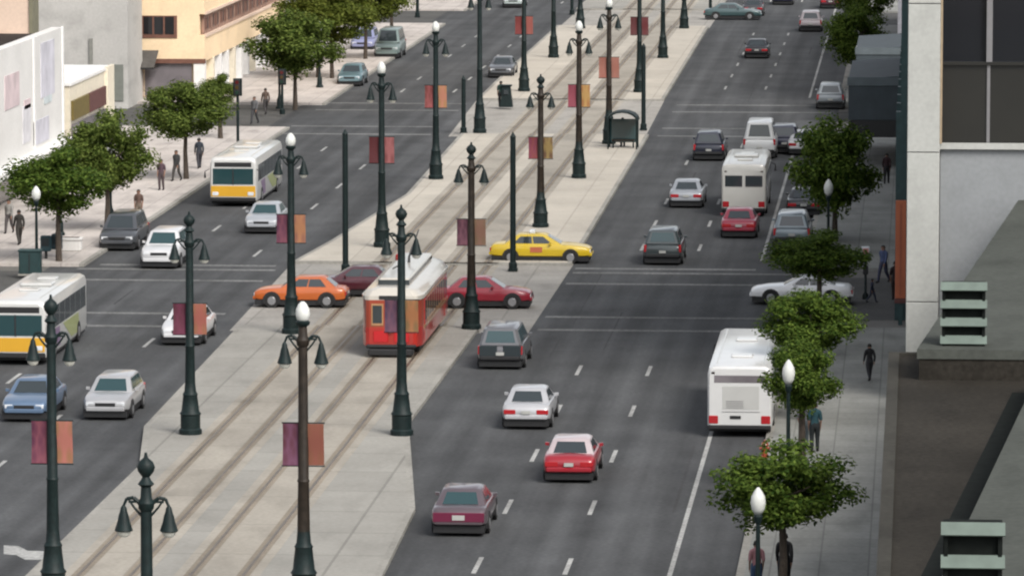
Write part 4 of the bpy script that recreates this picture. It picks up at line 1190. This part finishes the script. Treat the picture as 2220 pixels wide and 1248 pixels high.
# ------------------------------------------------------------------ people
def person(loc, rz, lab, shirt, trousers, skin=(0.35, 0.2, 0.14), hair=(0.02, 0.015, 0.012), H=1.74, pose='walk', shoes=(0.015, 0.014, 0.014), group=None, hold=None):
    """one skinned body; clothes and hair are shells lifted off it"""
    k = H / 1.74
    sw = {'walk': 1.0, 'stand': .12}[pose]
    V, E, Rr, Bn = [], [], [], []
    def add(p, r, par=None, bone=None):
        V.append(Vector(p) * k); Rr.append(r * k)
        i = len(V) - 1
        if par is not None:
            E.append((par, i)); Bn.append((par, i, bone))
        return i
    pel = add((0, 0, .95), .135)
    wai = add((0, .01, 1.10), .125, pel, 'torso')
    che = add((0, .02, 1.30), .15, wai, 'torso')
    upc = add((0, .01, 1.43), .10, che, 'torso')
    nek = add((0, .02, 1.51), .055, upc, 'neck')
    hd0 = add((0, .035, 1.585), .082, nek, 'head')
    hd1 = add((0, .03, 1.66), .095, hd0, 'head')
    add((0, .02, 1.72), .06, hd1, 'hair')
    add((0, .135, 1.615), .013, hd0, 'head')           # nose
    for s in (-1, 1):
        add((s * .098, .02, 1.62), .014, hd0, 'head')  # ear
        hip = add((s * .095, 0, .90), .105, pel, 'leg')
        kn = add((s * .10, .06 + s * .16 * sw * .8, .50), .068, hip, 'leg')
        an = add((s * .10, -.02 + s * .30 * sw - (.06 if s < 0 else 0) * sw, .10 + (.05 * sw if s < 0 else 0)), .045, kn, 'leg')
        hl = add((s * .105, -.03 + s * .30 * sw - (.06 if s < 0 else 0) * sw, .045 + (.05 * sw if s < 0 else 0)), .042, an, 'foot')
        add((s * .115, .15 + s * .30 * sw - (.06 if s < 0 else 0) * sw, .035), .036, hl, 'foot')
        sh = add((s * .17, .01, 1.40), .072, upc, 'arm')
        el = add((s * .212, -.02 - s * .12 * sw, 1.12), .046, sh, 'arm')
        wr = add((s * .205, .08 - s * .17 * sw, .90), .030, el, 'fore')
        pa = add((s * .205, .105 - s * .17 * sw, .82), .030, wr, 'hand')
        for q, (dx, dl) in enumerate(((-.026, .072), (-.009, .082), (.009, .078), (.026, .062))):
            f1 = add((s * .205, .115 - s * .17 * sw + dx, .785), .0095, pa, 'hand')
            add((s * .20, .118 - s * .17 * sw + dx, .785 - dl), .008, f1, 'hand')
        t1 = add((s * .184, .145 - s * .17 * sw, .835), .0105, pa, 'hand')
        add((s * .172, .17 - s * .17 * sw, .79), .009, t1, 'hand')
    me = bpy.data.meshes.new('body')
    me.from_pydata([tuple(p) for p in V], E, [])
    o = bpy.data.objects.new('body_tmp', me)
    COL.objects.link(o)
    o.modifiers.new('skin', 'SKIN')
    sv = me.skin_vertices[0].data
    for i, r in enumerate(Rr):
        sv[i].radius = (r, r * (.72 if i in (pel, wai, che, upc) else 1))
        sv[i].use_root = (i == 0)
    ss = o.modifiers.new('sub', 'SUBSURF')
    ss.levels = ss.render_levels = 1
    dg = bpy.context.evaluated_depsgraph_get()
    dg.update()
    bm_ = bpy.data.meshes.new_from_object(o.evaluated_get(dg))
    bpy.data.objects.remove(o)
    bm_.name = 'body'
    t = empty('person', loc, rz)
    tag(t, lab, 'person', group)
    sk = paint_cloth(skin)
    bm_.materials.clear()
    bm_.materials.append(sk)
    bm_.polygons.foreach_set('use_smooth', [True] * len(bm_.polygons))
    ob = bpy.data.objects.new('body', bm_)
    COL.objects.link(ob)
    ob.parent = t
    def bone(p):
        best, bd = None, 9
        for a, b_, n in Bn:
            ab = V[b_] - V[a]
            u = max(0, min(1, (p - V[a]).dot(ab) / max(1e-9, ab.dot(ab))))
            d = (p - V[a] - ab * u).length - (Rr[a] + (Rr[b_] - Rr[a]) * u)
            if d < bd: best, bd = n, d
        return best
    reg = {}
    for pl in bm_.polygons:
        n = bone(pl.center)
        c = pl.center / k
        if n in ('head', 'hair'): n = 'hair' if (c.z > 1.675 or (c.z > 1.57 and c.y < .02)) else 'head'
        if n == 'torso' and c.z < .99: n = 'leg'
        if n == 'leg' and c.z > 1.0: n = 'torso'
        reg[pl.index] = n
    def shell(name, keys, off, m_, side=0):
        v, f, mp = [], [], {}
        for pl in bm_.polygons:
            if reg[pl.index] in keys and pl.center.x * side >= 0:
                for i in pl.vertices:
                    if i not in mp:
                        mp[i] = len(v)
                        vv = bm_.vertices[i]
                        v.append(tuple(vv.co + vv.normal * off))
                f.append(tuple(mp[i] for i in pl.vertices))
        if not f: return
        mb = MB().add(v, f)
        x = mb.build(name, m_, t, 180)
        return x
    shell('shirt', ('torso', 'arm', 'fore') if pose == 'walk' else ('torso', 'arm'), .014 * k, paint_cloth(shirt))
    shell('trousers', ('leg',), .018 * k, paint_cloth(trousers))
    for sd_ in (-1, 1):
        shell('shoe', ('foot',), .012 * k, paint_cloth(shoes), sd_)
    shell('hair', ('hair',), .016 * k, paint_cloth(hair))
    for s in (-1, 1):
        MB().lathe([(.002, -.010 * k), (.010 * k, 0), (.002, .010 * k)], 8, (s * .034 * k, .118 * k, 1.64 * k)).build('eye', A['black'], t)
    MB().box(-.024 * k, .024 * k, .108 * k, .118 * k, 1.566 * k, 1.574 * k).build('mouth', paint_cloth((0.25, 0.08, 0.07)), t)
    return t
CL = {}
def paint_cloth(c):
    if c not in CL: CL[c] = mat('cloth', tuple(x * 0.7 for x in c), 0.85, var=0.15, scale=9)
    return CL[c]
NAVY, BLK, DEN, WHT, GRN, MAR, KHA = (0.015, 0.02, 0.045), (0.012, 0.012, 0.014), (0.045, 0.085, 0.17), (0.6, 0.6, 0.6), (0.03, 0.10, 0.10), (0.12, 0.03, 0.05), (0.25, 0.2, 0.14)
PEO = [
    (1700, 1283, .0, 'person in black walking beside the trunk of the nearest right tree', BLK, BLK, 1.80, 'walk'),
    (1640, 1290, .2, 'person in a pink top and blue jeans behind the lamp at the bottom edge', (0.52, 0.25, 0.27), DEN, 1.66, 'stand'),
    (1766, 978, .1, 'person in a dark teal shirt standing right of the tree beside the white coach', (0.012, 0.06, 0.075), (0.015, 0.02, 0.022), 1.76, 'stand'),
    (1742, 970, -.3, 'person in grey close to the person in dark teal, beside the coach', (0.16, 0.165, 0.18), (0.08, 0.1, 0.11), 1.68, 'stand'),
    (1885, 824, .3, 'lone person in black walking on the right sidewalk below the cross street', BLK, (0.03, 0.03, 0.035), 1.45, 'walk'),
    (1941, 650, .1, 'person in black standing by the orange panel', (0.02, 0.008, 0.008), (0.025, 0.012, 0.01), 1.75, 'stand'),
    (1890, 655, -1.2, 'person in navy with pale blue sleeves at the cross street corner', NAVY, (0.03, 0.035, 0.06), 1.05, 'walk'),
    (1915, 612, 2.6, 'person in a blue shirt behind the red hand signal', (0.08, 0.11, 0.22), (0.05, 0.055, 0.10), 1.72, 'walk'),
    (1922, 398, 0, 'person in dark maroon below the slate awnings', (0.035, 0.012, 0.014), BLK, 1.7, 'walk'),
    (350, 412, 3.0, 'person in plum clothes under the round bright green tree', (0.10, 0.06, 0.075), (0.09, 0.065, 0.07), 1.7, 'stand'),
    (383, 392, 2.8, 'person in dark clothes behind the person in plum', (0.05, 0.05, 0.05), (0.06, 0.055, 0.05), 1.72, 'walk'),
    (432, 365, .3, 'person in blue-black near the front of the farther bus, on the left sidewalk', (0.035, 0.045, 0.06), (0.05, 0.05, 0.06), 1.75, 'walk'),
    (301, 482, 3.1, 'person in a brown top beside the dark slate van', (0.16, 0.10, 0.08), (0.24, 0.19, 0.15), 1.7, 'stand'),
    (42, 530, .4, 'person in dark brown clothes on the left sidewalk behind the teal utility box', (0.03, 0.026, 0.022), (0.045, 0.04, 0.035), 1.72, 'walk'),
    (20, 505, 3.0, 'person in a pale shirt at the left edge under the white shop front', (0.30, 0.29, 0.27), (0.08, 0.07, 0.07), 1.7, 'walk'),
    (1350, 318, .3, 'person in a blue shirt inside the median stop shelter', (0.10, 0.16, 0.26), (0.05, 0.06, 0.09), 1.75, 'stand'),
    (1086, 232, .2, 'person in dark green on the far median near the kiosk', (0.02, 0.05, 0.04), BLK, 1.72, 'stand'),
    (552, 268, 2.9, 'person in grey on the left sidewalk by the far traffic box', (0.14, 0.14, 0.145), (0.06, 0.06, 0.065), 1.72, 'walk'),
    (576, 248, .4, 'person in brown walking by the beige pilasters', (0.12, 0.08, 0.06), (0.05, 0.045, 0.045), 1.7, 'walk'),
]
for px, py, rz, lab, a, b_, H, ps in PEO:
    person(G(px, py, 0.152), rz, lab, a, b_, H=H, pose=ps)

# ------------------------------------------------------------------ street furniture
def thing(name, px, py, lab, cat, group=None, z=0.152, rz=0.0):
    t = empty(name, G(px, py, z), rz)
    return tag(t, lab, cat, group)
t = thing('utility_box', 66, 596, 'dark teal utility box at the left kerb by the white globe lamp', 'utility box')
MB().bbox(-.5, .5, -.3, .3, .06, 1.12, .04).build('cabinet', mat('dark_teal_metal', (0.012, 0.035, 0.036), 0.5, var=0.15), t)
MB().bbox(-.54, .54, -.34, .34, 1.10, 1.20, .03).build('lid', mat('teal_lid', (0.02, 0.045, 0.046), 0.5), t)
MB().box(-.53, .53, -.33, .33, 0, .08).build('plinth', A['kerb'], t)
MB().box(-.02, .02, -.315, -.30, .2, 1.05).build('door_seam', A['black'], t)
for i, (px, py, c) in enumerate(((100, 560, (0.016, 0.05, 0.062)), (124, 556, (0.018, 0.04, 0.052)))):
    t = thing('newspaper_box', px, py, ['teal newspaper box nearest the lamp on the left sidewalk', 'dark blue newspaper box right of the teal one on the left sidewalk'][i], 'newspaper box', 'newspaper boxes on the left sidewalk')
    MB().bbox(-.24, .24, -.2, .2, .35, 1.1, .03).build('box', mat('box_paint', c, 0.4, var=0.1), t)
    MB().box(-.18, .18, -.215, -.2, .6, 1.0).build('window', A['glass'], t)
    MB().box(-.06, .06, -.06, .06, 0, .36).build('leg', A['black'], t)
t = thing('planter', 132, 543, 'long low pale stone planter on the left sidewalk behind the newspaper boxes', 'planter')
MB().bbox(-.95, 1.0, -.3, .3, 0, .55, .04).build('basin', A['white_wall'], t)
MB().bbox(-1.0, 1.05, -.35, .35, .52, .64, .03).build('rim', A['white_wall'], t)
MB().box(-.85, .9, -.22, .22, .58, .65).build('soil', A['trunk'], t)
t = thing('hydrant', 1658, 992, 'small orange-red hydrant at the right kerb behind the white coach', 'hydrant')
MB().lathe([(.16, 0), (.16, .06), (.11, .1), (.11, .42), (.14, .45), (.11, .54), (.04, .60), (.03, .64)], 12).build('barrel', paint((0.38, 0.06, 0.022)), t, 40)
for s in (-1, 1):
    MB().tube((s * .08, 0, .34), (s * .19, 0, .34), .055, n=8).build('nozzle', paint((0.38, 0.06, 0.022)), t)
# kiosk and stop shelter on the median
t = thing('ticket_kiosk', 1098, 232, 'dark green tapered kiosk on the far left side of the median', 'kiosk')
MB().loft([[(-.42, -.35, 0), (.42, -.35, 0), (.42, .35, 0), (-.42, .35, 0)], [(-.26, -.24, 1.35), (.26, -.24, 1.35), (.26, .24, 1.35), (-.26, .24, 1.35)]]).build('cabinet', A['post'], t)
MB().bbox(-.36, .36, -.32, .32, 1.35, 1.46, .03).build('cap', A['post'], t)
MB().box(-.16, .16, -.36, -.25, .85, 1.15).build('screen', A['glass'], t)
t = thing('stop_shelter', 1350, 322, 'small dark green arched stop shelter on the median, right of the salmon banner lamp', 'shelter')
for s in (-1, 1):
    for y in (-.5, .9):
        MB().tube((s * .85, y, 0), (s * .85, y, 1.7), .05).build('leg', A['post'], t)
m = MB()
arc = [(.95 * math.cos(math.pi * i / 8), 1.7 + .55 * math.sin(math.pi * i / 8)) for i in range(9)]
m.loft([[(x, -.7, z) for x, z in arc] + [(x * .9, -.7, z - .08) for x, z in reversed(arc)], [(x, 1.1, z) for x, z in arc] + [(x * .9, 1.1, z - .08) for x, z in reversed(arc)]])
m.build('arched_roof', A['post'], t)
MB().box(-.8, .8, .86, .90, .3, 1.7).build('back_panel', A['glass_teal'], t)
sb = MB().bbox(-.7, .7, .35, .75, .42, .50, .02).build('bench', A['post_brown'], t)
for s in (-.6, .6):
    MB().box(s - .04, s + .04, .4, .7, 0, .42).build('bench_leg', A['post'], sb)
# signals
def signal(px, py, hh, lab, facing=0.0, hand=False):
    t = thing('traffic_signal', px, py, lab, 'traffic signal', 'traffic signals')
    t.rotation_euler = (0, 0, facing)
    MB().lathe([(.18, 0), (.18, .3), (.09, .4), (.075, hh)], 10).build('pole', A['post'] if not hand else A['black'], t, 40)
    h = MB().bbox(-.17, .17, -.30, -.06, hh - .95, hh - .02, .03).build('signal_head', A['black'], t)
    for k, c in enumerate(((0.08, 0.01, 0.01), (0.06, 0.035, 0.01), (0.01, 0.03, 0.02))):
        MB().tube((0, -.34, hh - .18 - k * .3), (0, -.29, hh - .18 - k * .3), .11, .11, 12).build('signal_lens', mat('signal_lens', c, 0.2, coat=.4), h)
    MB().bbox(-.26, .26, -.05, .05, hh - 1.0, hh + .03, .02).build('backplate', A['post'], t)
signal(516, 342, 4.6, 'traffic signal with a dark square head on the left sidewalk by the farther bus', 0)
signal(612, 248, 2.9, 'dark green signal at the second crossing on the left sidewalk')
t = thing('crossing_signal', 1876, 648, 'slim pedestrian signal with a pink-white head by the cross street on the right', 'pedestrian signal')
MB().lathe([(.14, 0), (.14, .2), (.06, .3), (.055, 2.1)], 10).build('pole', A['post'], t, 40)
h = MB().bbox(-.2, .2, -.16, .1, 1.95, 2.35, .04).build('signal_head', A['clear_lens'], t)
MB().box(-.13, .13, -.17, -.16, 2.02, 2.28).build('signal_lens', mat('pink_lens', (0.62, 0.28, 0.26), 0.3), h)
MB().bbox(-.12, .12, -.12, .12, 1.1, 1.5, .03).build('control_box', A['black'], t)
